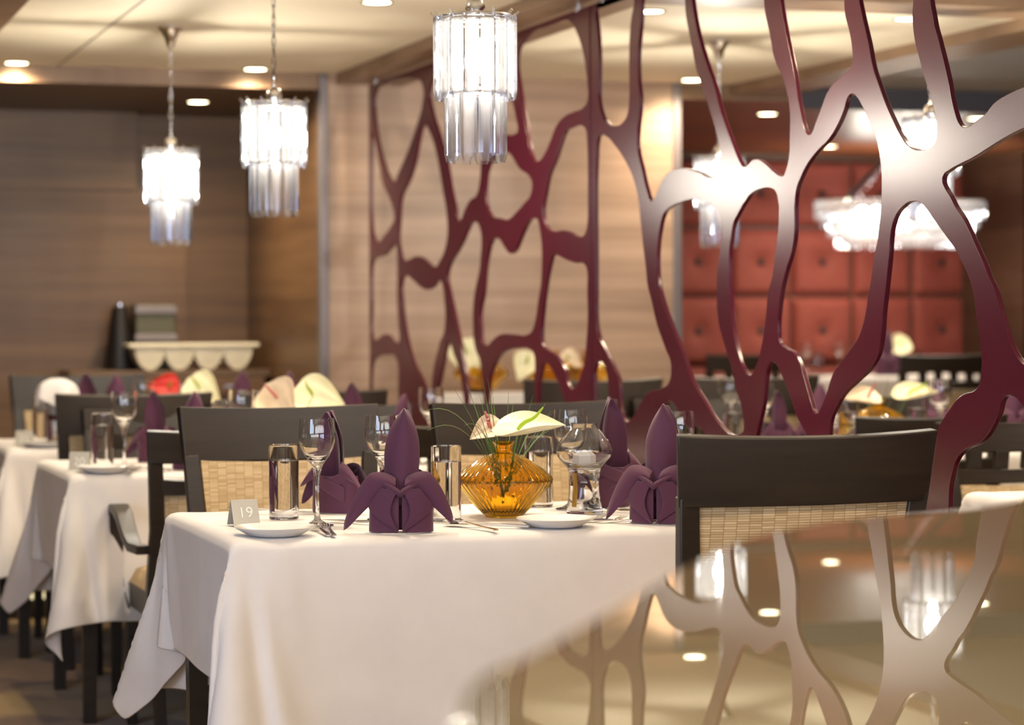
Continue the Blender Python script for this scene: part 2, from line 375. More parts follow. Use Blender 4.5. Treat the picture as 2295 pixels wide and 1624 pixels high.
# ------------------------------------------------------------------ crystal pendants
def prism(w, t, L):
    b = MB(); ring = [(-w/2, 0), (-w*.28, t), (w*.28, t), (w/2, 0), (w*.28, -t), (-w*.28, -t)]; vs = []
    for z, k, kt in ((0, 1, 1), (-L*.88, 1, 1), (-L, .70, .45)): vs += [(x*k, y*kt, z) for x, y in ring]
    fs = [(j*6+i, j*6+(i+1) % 6, (j+1)*6+(i+1) % 6, (j+1)*6+i) for j in range(2) for i in range(6)]+[tuple(range(6)), tuple(range(17, 11, -1))]
    return b.add(vs, fs)
def pendant():
    t = thing('crystal_pendant', (0, 0, 0), 0, '', 'chandelier', 'two-tier crystal pendants')   # origin: lamp centre height of wide tier top
    R1, R2, L1, L2 = .093, .066, .195, .165
    m1 = prism(.034, .0065, L1).mesh('crystal', M['crystal'], False); m2 = prism(.040, .008, L2).mesh('crystal', M['crystal'], False)
    for n, R, me, z in ((16, R1, m1, 0), (10, R2, m2, -.178)):
        for i in range(n):
            a = 2*PI*i/n; o = bpy.data.objects.new('crystal', me); COL.objects.link(o); o.parent = t
            o.location = (R*math.cos(a), R*math.sin(a), z); o.rotation_euler = (0, 0, a+PI/2)
    b = MB()
    for R, z in ((R1-.008, .002), (R1-.008, -.010), (R2-.008, -.176)):
        b.tube([(R*math.cos(k*PI/16), R*math.sin(k*PI/16), z) for k in range(33)], .005, 6)
    for i in range(4):
        a = i*PI/2; b.bar([(0, 0, .010), (R1*math.cos(a), R1*math.sin(a), .0)], .016, .003); b.tube([(R2*math.cos(a), R2*math.sin(a), 0), (R2*math.cos(a), R2*math.sin(a), -.176)], .002, 6)
    b.build('frame', M['chrome'], t)
    for i in range(12):
        a = 2*PI*(i+.5)/12; c = MB(); c.tube([(R1*.93*math.cos(a), R1*.93*math.sin(a), -.004), (R1*1.13*math.cos(a), R1*1.13*math.sin(a), .013)], .0035, 8)
        c.build('pin', M['crystal'], t)
    b = MB(); b.lathe([(.0, .052), (.008, .050), (.019, .042), (.024, .026), (.024, .008), (.022, 0), (0, 0)], 24); b.build('cap', M['chrome'], t)
    b = MB(); b.lathe([(.004, .05), (.006, .06), (.003, .068), (.006, .075), (.004, .085)], 12); b.build('finial', M['chrome'], t)
    b = MB(); b.lathe([(.0, -.140), (.014, -.135), (.023, -.118), (.026, -.100), (.022, -.080), (.012, -.064), (.009, -.055)], 20, capb=True, capt=True); b.build('bulb', M['bulb'], t)
    for zz, pw_ in ((-.040, .58), (-.158, .42)):
        l = bpy.data.lights.new('pendant_glow', 'POINT'); l.energy = CHAND_W*pw_; l.color = (1, .91, .73); l.shadow_soft_size = .012
        o = bpy.data.objects.new('pendant_glow', l); COL.objects.link(o); o.parent = t; o.location = (0, 0, zz)
    return t
def chain_mesh(L):
    b = MB(); n = max(4, int(L/.03)); h = L/n
    for i in range(n):
        z = i*h; hor = i % 2
        pts = []
        for k in range(13):
            a = 2*PI*k/12; u = .0058*math.cos(a); w = (h*.66)*math.sin(a)
            pts.append((u if hor else 0, 0 if hor else u, z+h/2+w))
        b.tube(pts, .0017, 6)
    b.tube([(.004*math.sin(k), .003*math.cos(k*1.7), k*L/10) for k in range(11)], .0016, 5)
    return b
PEN = [(383, 338, 127, 'crystal pendant furthest left, hanging before the brown wall'), (614, 232, 152, 'second crystal pendant from the left, on a long chain'),
       (1065, 40, 194, 'nearest and largest crystal pendant, cut by the top edge'), (1612, 355, 120, 'crystal pendant hanging beyond the screen left of the oval chandelier'),
       (2086, 266, 137, 'crystal pendant beyond the screen in front of the oval chandelier')]
pd = pendant()
locs = [at(x, y, F*.205/w) for x, y, w, _ in PEN]+[Vector((3.85, 5.35, 1.85))]
labs = [p[3] for p in PEN]+['crystal pendant over the near table beyond the screen, outside the frame']
pens = []
for i, (lc, lb) in enumerate(zip(locs, labs)):
    if i == 0: pd.location = lc; pd['label'] = lb; r = pd
    else: r = dup(pd, lc, .2*i, lb)
    pens.append(r)
for r in pens:
    L = ZC-.05-r.location.z-.085
    chain_mesh(L).build('chain', M['chrome'], r).location = (0, 0, .083)
    b = MB(); b.lathe([(.008, -.078), (.014, -.072), (.021, -.045), (.033, -.020), (.044, -.008), (.044, 0)], 28)
    b.build('canopy', M['chrome'], r).location = (0, 0, ZC-r.location.z)

# ------------------------------------------------------------------ oval crystal chandelier
c0 = onY(2018, 450, 12.55)
oc = thing('oval_chandelier', (c0.x, c0.y, c0.z), 0, 'wide oval tiered crystal chandelier glowing before the upholstered wall', 'chandelier')
tiers = [(.53, .0, .115), (.49, -.065, .10), (.45, -.13, .09), (.40, -.20, .085)]
for R, z, L in tiers:
    b = MB(); n = int(R*2*PI/.034)
    for i in range(n):
        a = 2*PI*i/n; x, y = R*math.cos(a), R*.62*math.sin(a)
        b.lathe([(.001, 0), (.011, -.006), (.011, -L*.45), (.006, -L*.62), (.012, -L*.8), (.001, -L)], 6, (x, y, z))
    b.build('crystal_tier', M['crystal_warm'], oc, False)
b = MB()
for R, z, _ in tiers: b.tube([(R*math.cos(k*PI/24), R*.62*math.sin(k*PI/24), z) for k in range(49)], .006, 6)
b.build('rim_frame', M['chrome'], oc)
for i in range(10):
    a = 2*PI*i/10; b = MB(); b.lathe([(.001, -.05), (.026, -.03), (.03, 0), (.02, .025), (.001, .03)], 12); o = b.build('bulb', M['bulb'], oc)
    o.location = (.25*math.cos(a), .15*math.sin(a), -.07)
for sx in (-1, 1):
    b = MB(); b.bar([(sx*.36, 0, 0), (sx*.04, 0, ZS-c0.z-.02)], .03, .004, (0, 1, 0)); b.build('hanging_strap', M['chrome'], oc)
    b = MB()
    for k in range(12): q = k/11; b.lathe([(.001, -.014), (.013, 0), (.001, .014)], 8, (sx*(.26-.22*q), .05, .01+(ZS-c0.z-.06)*q))
    b.build('crystal_strand', M['crystal'], oc)
b = MB(); b.lathe([(.06, -.03), (.07, 0)], 24, capb=True); b.build('canopy', M['chrome'], oc).location = (0, 0, ZS-c0.z)
for gx in (-.30, 0, .30):
    l = bpy.data.lights.new('chandelier_glow', 'POINT'); l.energy = 9; l.color = (1, .88, .66); l.shadow_soft_size = .03
    o = bpy.data.objects.new('chandelier_glow', l); COL.objects.link(o); o.parent = oc; o.location = (gx, -.12, -.15)

# ------------------------------------------------------------------ burgundy lacquered screen
H1 = [
[(840,207),(861,187),(898,176),(927,176),(944,184),(949,207),(946,236),(935,277),(913,340),(894,384),(883,408),(874,403),(861,373),(846,314),(839,259),(838,229)],
[(833,296),(839,314),(850,370),(857,407),(872,443),(881,469),(883,488),(876,506),(861,528),(846,543),(835,528),(831,499),(830,407),(831,333)],
[(951,279),(961,292),(972,321),(983,369),(992,425),(1001,480),(1003,517),(998,554),(986,584),(974,599),(961,591),(946,578),(931,575),(916,582),(903,584),(896,569),(892,536),(894,488),(898,443),(913,410),(927,370),(938,314),(944,288)],
[(962,207),(968,251),(979,288),(990,325),(1001,370),(1009,418),(1020,469),(1026,501),(1033,491),(1042,469),(1053,449),(1068,436),(1075,406),(1077,373),(1075,330),(1070,270),(1060,220),(1038,180),(1004,160),(972,172)],
[(1160,115),(1175,89),(1193,67),(1216,50),(1241,42),(1264,40),(1278,48),(1293,74),(1304,107),(1312,148),(1316,185),(1317,222),(1308,240),(1286,251),(1264,262),(1245,285),(1234,314),(1219,347),(1206,362),(1195,358),(1186,333),(1179,288),(1173,251),(1166,207),(1161,177),(1158,145)],
[(1105,300),(1125,301),(1153,301),(1160,292),(1156,266),(1151,240),(1140,200),(1124,150),(1110,140),(1096,160),(1093,220),(1097,270)],
[(1094,373),(1110,352),(1138,340),(1164,377),(1186,395),(1192,410),(1190,432),(1175,455),(1156,477),(1138,493),(1119,490),(1097,480),(1088,451),(1088,406)],
[(1304,280),(1282,284),(1265,296),(1256,321),(1245,355),(1230,392),(1221,436),(1216,473),(1223,506),(1238,519),(1260,517),(1278,521),(1293,530),(1308,528),(1315,510),(1317,443),(1317,370),(1315,314),(1313,292)],
[(831,920),(831,829),(834,811),(846,798),(868,794),(887,801),(892,822),(892,870),(892,930)],
[(831,600),(834,585),(848,575),(861,571),(876,554),(887,545),(890,576),(890,620),(890,674),(893,730),(895,762),(883,766),(868,750),(857,751),(842,762),(832,755),(831,674)],
[(907,617),(898,637),(900,674),(905,722),(913,766),(924,807),(942,844),(952,870),(956,930),(964,930),(968,859),(972,822),(981,785),(986,766),(994,748),(998,711),(996,674),(992,641),(985,626),(972,641),(957,648),(942,642),(924,626)],
[(1005,762),(1016,792),(1027,822),(1034,859),(1038,930),(977,930),(979,873),(983,859),(991,822),(998,785)],
[(1064,495),(1075,510),(1079,536),(1077,576),(1075,600),(1064,655),(1060,692),(1060,729),(1061,759),(1066,785),(1075,807),(1079,837),(1081,859),(1080,930),(1048,930),(1046,873),(1044,844),(1038,807),(1033,777),(1025,740),(1016,696),(1007,655),(1001,622),(1003,604),(1009,588),(1023,565),(1038,536),(1053,503)],
[(1112,532),(1120,536),(1131,554),(1143,567),(1153,562),(1168,528),(1182,499),(1193,488),(1204,491),(1210,517),(1214,554),(1214,600),(1212,637),(1206,674),(1201,711),(1193,740),(1179,751),(1149,750),(1119,751),(1103,763),(1090,775),(1079,766),(1077,740),(1075,703),(1083,655),(1088,600),(1094,562),(1101,540)],
[(1096,930),(1096,851),(1105,822),(1116,800),(1134,785),(1164,779),(1186,781),(1197,796),(1199,822),(1197,859),(1197,930)],
[(1240,569),(1251,572),(1267,580),(1290,588),(1308,590),(1315,603),(1316,655),(1317,711),(1314,766),(1310,807),(1301,840),(1291,866),(1282,873),(1271,859),(1264,829),(1256,811),(1245,796),(1227,785),(1214,770),(1212,748),(1216,692),(1223,637),(1230,600)],
[(1217,814),(1210,840),(1206,876),(1206,930),(1275,930),(1267,905),(1256,869),(1246,847),(1232,820),(1224,812)],
]
H2 = [
[(1334,-40),(1337,55),(1341,111),(1341,177),(1341,222),(1349,259),(1360,277),(1378,283),(1395,275),(1406,255),(1410,222),(1410,166),(1410,111),(1413,55),(1419,-40)],
[(1341,303),(1356,303),(1378,325),(1400,358),(1419,399),(1430,443),(1436,499),(1441,547),(1447,598),(1451,637),(1460,674),(1471,722),(1482,755),(1493,785),(1502,807),(1504,829),(1500,855),(1485,870),(1452,881),(1434,907),(1415,940),(1404,946),(1395,936),(1389,903),(1387,859),(1374,822),(1356,785),(1339,748),(1334,703),(1334,655),(1334,600),(1334,554),(1333,480),(1333,406),(1335,351),(1337,318)],
[(1332,822),(1339,809),(1347,808),(1356,822),(1362,851),(1364,896),(1364,965),(1332,965),(1332,896),(1331,859)],
[(1442,-40),(1434,60),(1429,120),(1430,180),(1434,228),(1428,296),(1428,332),(1438,380),(1448,424),(1458,450),(1464,448),(1472,432),(1484,404),(1500,386),(1524,378),(1544,380),(1568,388),(1592,398),(1610,390),(1617,362),(1613,330),(1604,292),(1595,260),(1584,224),(1572,188),(1560,152),(1550,100),(1538,40),(1526,-40)],
[(1486,480),(1500,464),(1524,452),(1548,446),(1568,446),(1588,452),(1604,466),(1614,484),(1617,512),(1614,560),(1608,600),(1606,652),(1610,720),(1620,760),(1632,800),(1642,836),(1650,872),(1660,904),(1666,940),(1667,960),(1660,972),(1640,975),(1624,964),(1600,936),(1576,896),(1556,864),(1540,824),(1528,788),(1516,760),(1500,720),(1486,680),(1476,640),(1472,600),(1473,552),(1478,512)],
[(1546,-40),(1550,0),(1560,60),(1572,108),(1586,152),(1600,192),(1612,240),(1628,288),(1640,320),(1654,356),(1666,374),(1676,370),(1686,360),(1698,358),(1712,366),(1732,384),(1748,395),(1756,394),(1762,380),(1768,352),(1770,300),(1770,248),(1762,200),(1752,168),(1736,132),(1726,80),(1714,24),(1706,-40)],
[(1652,480),(1668,452),(1684,432),(1704,422),(1724,420),(1738,428),(1744,448),(1745,492),(1742,532),(1736,580),(1730,624),(1722,652),(1716,712),(1708,768),(1696,816),(1684,840),(1676,839),(1664,824),(1654,796),(1646,760),(1640,720),(1636,672),(1633,600),(1634,560),(1638,528),(1644,496)],
[(1744,-40),(1748,0),(1756,52),(1768,112),(1778,160),(1786,212),(1794,256),(1802,288),(1810,302),(1818,300),(1828,276),(1840,244),(1852,212),(1864,192),(1880,176),(1900,160),(1910,144),(1910,112),(1904,72),(1894,32),(1886,-40)],
[(1910,209),(1920,216),(1932,236),(1946,264),(1960,300),(1970,340),(1975,380),(1976,420),(1975,452),(1972,492),(1968,532),(1960,572),(1954,612),(1950,640),(1946,660),(1938,712),(1924,756),(1908,780),(1888,808),(1868,836),(1860,856),(1852,884),(1840,912),(1832,926),(1824,924),(1816,900),(1808,872),(1800,844),(1790,812),(1780,792),(1760,780),(1745,764),(1742,732),(1746,680),(1754,632),(1762,600),(1772,570),(1778,540),(1780,500),(1780,460),(1784,424),(1794,396),(1808,368),(1832,336),(1856,312),(1876,280),(1890,248),(1900,216)],
[(1728,810),(1740,816),(1752,840),(1768,880),(1784,928),(1800,960),(1808,978),(1815,1020),(1760,1060),(1690,1020),(1694,976),(1702,940),(1710,900),(1714,860),(1718,828)],
[(1918,-40),(1924,0),(1934,48),(1946,100),(1956,152),(1968,188),(1984,232),(2000,268),(2016,300),(2032,324),(2048,335),(2064,337),(2080,334),(2095,320),(2100,296),(2096,256),(2086,216),(2072,172),(2060,128),(2050,88),(2045,40),(2044,-40)],
[(2088,-40),(2092,48),(2102,88),(2114,136),(2124,180),(2132,224),(2140,256),(2148,276),(2158,286),(2172,284),(2188,272),(2208,256),(2228,232),(2252,216),(2295,196),(2340,180),(2360,120),(2350,-40)],
[(2115,390),(2111,404),(2116,420),(2128,440),(2140,464),(2156,488),(2172,520),(2188,556),(2204,592),(2216,624),(2226,645),(2237,680),(2248,720),(2260,760),(2272,788),(2284,808),(2295,818),(2330,840),(2345,700),(2350,500),(2345,330),(2320,280),(2295,286),(2273,296),(2244,312),(2212,332),(2180,352),(2148,368),(2124,382)],
[(2049,450),(2036,452),(2020,464),(2006,484),(1998,508),(1994,536),(1992,570),(1988,610),(1984,648),(1978,700),(1974,752),(1968,788),(1952,820),(1920,852),(1888,884),(1872,912),(1860,940),(1856,978),(1850,1020),(1850,1080),(1900,1120),(2066,1140),(2072,1100),(2078,1060),(2084,1020),(2092,984),(2104,956),(2116,936),(2132,912),(2144,896),(2160,884),(2186,874),(2196,856),(2200,820),(2199,780),(2194,740),(2187,700),(2182,656),(2174,628),(2164,604),(2152,580),(2140,556),(2120,528),(2100,500),(2080,472),(2062,452)],
[(2257,884),(2245,896),(2239,920),(2229,944),(2213,972),(2193,992),(2169,1002),(2153,1014),(2141,1032),(2133,1060),(2127,1092),(2125,1140),(2125,1250),(2340,1250),(2345,1000),(2330,930),(2295,912),(2280,894),(2268,886)],
[(1499,898),(1509,903),(1517,915),(1526,928),(1552,950),(1580,972),(1590,1010),(1570,1070),(1490,1070),(1482,1000),(1482,935),(1489,912)],
[(1340,990),(1385,980),(1405,1005),(1428,1045),(1440,1090),(1440,1180),(1390,1210),(1342,1180)],
]
def screen_panel(name, Ya, Yb, holes, label):
    Z0, Z1 = .02, 2.212; cu = bpy.data.curves.new('tmp', 'CURVE'); cu.dimensions = '2D'; cu.fill_mode = 'BOTH'
    cu.extrude = .0045; cu.bevel_depth = .0018; cu.bevel_resolution = 2; cu.resolution_u = 5
    s = cu.splines.new('POLY'); s.points.add(3); s.use_cyclic_u = True
    for p, c in zip(s.points, ((Ya, Z0), (Yb, Z0), (Yb, Z1), (Ya, Z1))): p.co = (c[0], c[1], 0, 1)
    allh = []
    for h in holes:
        pts = [onX(x, y, XS) for x, y in h]
        allh.append([(max(Ya+.012, min(Yb-.012, p.y)), min(Z1-.014, p.z)) for p in pts])
    # openings low in the panel, near the floor
    W_ = Yb-Ya; n = 5
    for i in range(n):
        y0 = Ya+W_*(i+.5)/n; hw = W_/n*.38
        for zc, hz in ((.22, .16), (.52, .12)):
            dy = hw*.5*(1 if zc > .4 else -1)*.3
            allh.append([(y0+dy+hw*math.cos(a)*(1+.15*math.sin(3*a+i)), zc+hz*math.sin(a)*(1+.12*math.cos(2*a+i))) for a in [k*PI/6 for k in range(12)]])
    for h in allh:
        if len(h) == 12 and False: continue
        s = cu.splines.new('BEZIER'); s.bezier_points.add(len(h)-1); s.use_cyclic_u = True
        for p, c in zip(s.bezier_points, h):
            p.co = (c[0], c[1], 0); p.handle_left_type = p.handle_right_type = 'AUTO'
    tmp = bpy.data.objects.new('tmp', cu); COL.objects.link(tmp)
    dg = bpy.context.evaluated_depsgraph_get(); me = bpy.data.meshes.new_from_object(tmp.evaluated_get(dg))
    bpy.data.objects.remove(tmp)
    me.transform(Matrix(((0, 0, 1, XS+.0065), (1, 0, 0, 0), (0, 1, 0, 0), (0, 0, 0, 1))))
    me.materials.clear(); me.materials.append(M['screen'])
    bm = bmesh.new(); bm.from_mesh(me); bmesh.ops.remove_doubles(bm, verts=bm.verts, dist=.0002); bmesh.ops.recalc_face_normals(bm, faces=bm.faces); bm.to_mesh(me); bm.free()
    for p in me.polygons: p.use_smooth = True
    me.set_sharp_from_angle(angle=math.radians(7))
    root = thing(name, (XS, (Ya+Yb)/2, 0), 0, label, 'screen', 'cut-out screen panels')
    o = bpy.data.objects.new('lattice', me); COL.objects.link(o); o.parent = root; o.location = -root.location
    for yy in (Ya+.12, (Ya+Yb)/2, Yb-.1):
        b = MB(); b.lathe([(.016, 0), (.016, .017)], 16, (0, 0, 0), capb=True, capt=True); q = b.build('ceiling_fixing', M['chrome'], root); q.location = (.007, yy-root.location.y, 2.208)
        b = MB(); b.box((0, 0, .010), (.06, .06, .024)); q = b.build('floor_foot', M['chrome'], root, False, .002); q.location = (.007, yy-root.location.y, 0)
    return root
YJ = onX(1325, 500, XS).y
s1 = screen_panel('decorative_screen', YJ+.012, 9.9, H1, 'burgundy lacquered screen panel with organic cut-outs, further left half')
s2 = screen_panel('decorative_screen', 4.05, YJ-.004, H2, 'burgundy lacquered screen panel with organic cut-outs, nearer right half')

# ------------------------------------------------------------------ glossy counter in the foreground
edge = [(.28, -.6), (.30, .2), (.33, .9), (.38, 1.22)]+[(onz(x, y, .975).x, onz(x, y, .975).y) for x, y in
        [(1050, 1545), (1200, 1462), (1300, 1405), (1400, 1350), (1500, 1290), (1600, 1238), (1700, 1200), (1900, 1163), (2100, 1148), (2295, 1118)]]+[(2.12, 3.36), (2.38, 3.46), (2.5, 3.3), (2.52, 2.9), (2.52, -.6)]
def catmull(p, n=6):
    out = []
    for i in range(len(p)-1):
        a, b_, c, d = p[max(i-1, 0)], p[i], p[i+1], p[min(i+2, len(p)-1)]
        for k in range(n):
            t = k/n; out.append(tuple(.5*((2*b_[q])+(-a[q]+c[q])*t+(2*a[q]-5*b_[q]+4*c[q]-d[q])*t*t+(-a[q]+3*b_[q]-3*c[q]+d[q])*t**3) for q in (0, 1)))
    return out+[p[-1]]
ctop = thing('service_counter', (1.4, 1.2, 0), 0, 'glossy beige lacquered counter with curved edge in the blurred foreground', 'counter')
def plate_poly(poly, z0, z1, name, m, bev):
    b = MB(); n = len(poly); b.add([(x, y, z0) for x, y in poly]+[(x, y, z1) for x, y in poly], [tuple(reversed(range(n))), tuple(range(n, 2*n))]+[(i, (i+1) % n, n+(i+1) % n, n+i) for i in range(n)])
    o = b.build(name, M[m], ctop, 30, bev, seg=4); o.location = (-1.4, -1.2, 0); return o
ed = catmull(edge)
plate_poly(ed, .930, .975, 'counter_top', 'counter', .009)
cx, cyy = 1.45, 1.1
plate_poly([(cx+(x-cx)*.88, cyy+(y-cyy)*.9) for x, y in ed], 0, .930, 'counter_body', 'counter_body', 0)

# ------------------------------------------------------------------ chairs
def leg_bar(p0, p1, w0, w1):
    b = MB(); b.bar([p0, p1], [w0, w1], [w0, w1], (0, 1, 0)); return b
def chair(kind):
    t = thing('dining_chair' if kind == 'A' else 'armchair', (0, 0, 0), 0, '', 'chair'); E = M['espresso']
    H, rb = (.985, .838) if kind == 'A' else (.905, .812)
    hw = .272 if kind == 'A' else .262
    yb = lambda z: -.215-(max(0, z-.44))*.165          # back plane leans backwards
    wx = lambda z: .232+(hw-.232)*max(0, (z-.44))/(H-.44)
    for s in (-1, 1):
        b = MB(); b.bar([(s*.215, -.25, 0), (s*.225, -.225, .25), (s*.232, yb(.44), .44), (s*wx(.62)-s*.018, yb(.62), .62), (s*(wx(rb+.02)-.02), yb(rb+.02), rb+.02)], [.030, .036, .042, .042, .04], [.030, .036, .045, .035, .028], (0, 1, 0))
        b.build('leg', E, t, 30, .003)
        b = MB(); b.bar([(s*.225, .215, 0), (s*.225, .215, .42)], [.028, .042], [.028, .042], (0, 1, 0)); b.build('leg', E, t, 30, .003)
    def rail(z0, z1, bow, th=.024, inset=0):
        def f(u, v):
            z = z0+(z1-z0)*v; w = wx(z)-inset; x = (2*u-1)*w; sag = 0
            return (x, yb(z)-bow*(1-(2*u-1)**2), z+sag-.008*(1-(2*u-1)**2)*v)
        return MB().sheet(f, 18, 4, th)
    rail(rb, H, .035).build('top_rail', E, t, 40, .003)
    ins = .043
    if kind == 'A':
        rail(.50, rb+.006, .030, .014, ins).build('woven_back', M['woven'], t, 40)
        rail(.46, .50, .028, .024, .02).build('lower_rail', E, t, 40, .002)
    else:
        rail(.722, .768, .032, .022, .02).build('middle_rail', E, t, 40, .002)
        for i in range(4):
            x = (-.135+.09*i); b = MB(); b.box((x, yb(.79)-.028, .79), (.045, .014, .055), (-.16, 0, 0)); b.build('slat', E, t, False, .001)
        rail(.50, .722, .030, .014, ins).build('woven_back', M['woven'], t, 40)
        rail(.46, .50, .028, .024, .02).build('lower_rail', E, t, 40, .002)
    b = MB()
    b.box((0, .215, .395), (.42, .022, .07)); b.box((-.225, 0, .395), (.022, .40, .07)); b.box((.225, 0, .395), (.022, .40, .07)); b.box((0, -.215, .395), (.42, .022, .07))
    b.build('seat_frame', E, t, False, .002)
    b = MB()
    def f(u, v):
        x = 2*u-1; y = 2*v-1; r = (1-abs(x)**6)*(1-abs(y)**6)
        return (x*(.238-.006*(1-v)), y*.228+.005, .432+.058*max(0, r)**.4)
    b.grid(f, 20, 20); b.build('seat_cushion', M['cushion'], t, 60)
    for s in (-1, 1): b = MB(); b.box((s*.222, 0, .25), (.02, .40, .032)); b.build('side_stretcher', E, t, False, .002)
    if kind == 'B':
        for s in (-1, 1):
            x = s*.272; pts = [(x*.97, yb(.56)+.005, .565), (x, -.12, .565), (x, -.04, .590), (x, .05, .635), (x, .13, .655), (x, .185, .652), (x, .215, .635)]
            b = MB(); b.bar(pts, [.038, .042, .046, .05, .052, .05, .046], .026); b.build('arm', E, t, 50, .003)
            b = MB(); b.bar([(x, .205, .642), (x, .212, .50), (x, .20, .40), (x*.93, .19, .345)], [.042, .042, .046, .04], [.03, .03, .035, .03], (0, 1, 0)); b.build('arm_post', E, t, 50, .003)
    return t
chA = chair('A'); chB = chair('B'); usedA = [0]; usedB = [0]
def put_chair(kind, X, Y, rz, label, z=0, group=None):
    root, used = (chA, usedA) if kind == 'A' else (chB, usedB)
    if not used[0]:
        used[0] = 1; root.location = (X, Y, z); root.rotation_euler.z = rz; root['label'] = label
        if group: root['group'] = group
        return root
    return dup(root, (X, Y, z), rz, label, group)
FAR = PI     # far side of a table, facing the camera
put_chair('A', 1.385, 5.87, FAR, 'dark side chair with woven back behind table 19, behind the number card')
put_chair('A', 2.075, 5.87, FAR, 'dark side chair behind the amber vase on table 19')
nc = put_chair('A', 2.082, 4.69, 0, 'large dark side chair turned away in right foreground, before the screen'); nc.scale.x = 1.06
put_chair('A', 1.405, 4.15, 0, 'dark chair at the near left seat of table 19') if False else None
put_chair('B', 1.362, 6.88, 0, 'black armchair with open arm at the near side of table 20')
put_chair('B', 2.07, 6.88, 0, 'black armchair at table 20 between the two chairs of table 19')
put_chair('B', 1.40, 7.86, FAR, 'brown chair back with slats behind table 20, before the black chair')
put_chair('B', 2.05, 7.86, FAR, 'brown chair back behind the right end of table 20')
put_chair('A', 1.325, 8.50, 0, 'black chair with pale-lit top rail at the near side of table 21, left').scale.z = .972
put_chair('A', 1.96, 8.50, 0, 'black chair at near side of table 21, behind cream anthuriums').scale.z = .972
put_chair('A', 1.33, 9.33, FAR, 'brown chair furthest left, behind table 21')
put_chair('B', 3.60, 5.87, FAR, 'brown slatted chair beyond the screen at the right edge')
put_chair('B', 3.55, 6.88, 0, 'black chair beyond the screen with bright top edge, before the amber vase')
put_chair('B', 4.25, 6.88, 0, 'black chair beyond the screen at the right end of its table')
put_chair('B', 3.42, 7.86, FAR, 'brown chair back beyond the screen behind the clear tumbler')
put_chair('B', 4.12, 7.86, FAR, 'brown chair back beyond the screen behind the amber vase')
put_chair('A', 3.02, 8.50, 0, 'black chair beyond the screen before the pale wood wall, left')
put_chair('A', 3.66, 8.50, 0, 'black chair beyond the screen under the russet soffit, middle')
put_chair('B', 5.18, 11.90, 0, 'black chair in the alcove beside the pale wood wall end', PLAT)
put_chair('B', 5.98, 11.24, 0, 'black chair in the alcove before the right half of the upholstered wall', PLAT)

# ------------------------------------------------------------------ tables and cloths (cloth settled by simulation)
TW, TD, TZ, DROP = 1.44, .80, .742, .37
def cloth_mesh():
    nx, ny = 66, 46; w, d = TW+2*DROP-.08, TD+2*DROP+.14
    me = bpy.data.meshes.new('cloth'); vs = [((i/nx-.5)*w, (j/ny-.5)*d, TZ+.008) for j in range(ny+1) for i in range(nx+1)]
    fs = [(j*(nx+1)+i, j*(nx+1)+i+1, (j+1)*(nx+1)+i+1, (j+1)*(nx+1)+i) for j in range(ny) for i in range(nx)]
    me.from_pydata(vs, [], fs); o = bpy.data.objects.new('tmp_cloth', me); COL.objects.link(o)
    b = MB()
    b.box((0, 0, TZ-.02), (TW-.008, TD-.008, .04)); t = b.build('tmp_top', M['espresso'], None, False)
    t.modifiers.new('collision', 'COLLISION'); t.collision.thickness_outer = .004; t.collision.cloth_friction = 12
    vg = o.vertex_groups.new(name='pin'); vg.add([i for i, v in enumerate(vs) if abs(v[0]) < TW/2-.03 and abs(v[1]) < TD/2-.03], 1, 'REPLACE')
    m = o.modifiers.new('cloth', 'CLOTH'); s = m.settings; s.quality = 8; s.mass = .5; s.tension_stiffness = 20; s.compression_stiffness = 10; s.shear_stiffness = 3
    s.bending_stiffness = .04; s.air_damping = 1.2; s.vertex_group_mass = 'pin'
    m.collision_settings.distance_min = .004; m.collision_settings.use_self_collision = False
    m.point_cache.frame_start = 1; m.point_cache.frame_end = 120
    for f in range(1, 101): SC.frame_set(f)
    dg = bpy.context.evaluated_depsgraph_get(); res = bpy.data.meshes.new_from_object(o.evaluated_get(dg))
    bpy.data.objects.remove(o); bpy.data.objects.remove(t); SC.frame_set(1)
    for p in res.polygons: p.use_smooth = True
    res.materials.clear(); res.materials.append(M['cloth']); return res
CM = cloth_mesh()
def table(X0, Y0, lab_t, lab_c, z=0, sx=1, first=[None, None]):
    cxx, cyy_ = X0+TW/2, Y0+TD/2
    if first[0] is None:
        t = thing('dining_table', (cxx, cyy_, z), 0, lab_t, 'table', 'tables under white cloths')
        b = MB(); b.box((0, 0, TZ-.014), (TW-.012, TD-.012, .024)); b.build('tabletop', M['espresso'], t, False)
        b = MB(); b.box((0, 0, TZ-.07), (TW-.16, TD-.16, .08)); b.build('apron', M['espresso'], t, False)
        for sx in (-1, 1):
            for sy in (-1, 1):
                b = MB(); b.bar([(sx*(TW/2-.06), sy*(TD/2-.06), 0), (sx*(TW/2-.06), sy*(TD/2-.06), TZ-.03)], [.036, .055], [.036, .055], (0, 1, 0)); b.build('leg', M['espresso'], t, False)
        o = bpy.data.objects.new('tablecloth', CM); COL.objects.link(o)
        sm = o.modifiers.new('thick', 'SOLIDIFY'); sm.thickness = .0016; ss = o.modifiers.new('smooth', 'SUBSURF'); ss.levels = ss.render_levels = 1
        first[0], first[1] = t, o
    else:
        t = dup(first[0], (cxx, cyy_, z), 0, lab_t); o = first[1].copy(); COL.objects.link(o)
    o.scale.x = t.scale.x = sx
    o.location = (cxx, cyy_, z); tag(o, lab_c, 'tablecloth', 'white tablecloths')
    return t
TTOP = .752
table(1.0, 4.90, 'dining table numbered 19 hidden under its white cloth', 'white cloth hanging over table 19 in the centre foreground')
table(.96, 7.10, 'dining table numbered 20 hidden under its white cloth', 'white cloth hanging over table 20 behind the black armchair')
table(.93, 8.52, 'third dining table of the left row under its white cloth', 'white cloth over the third table, at the left edge')
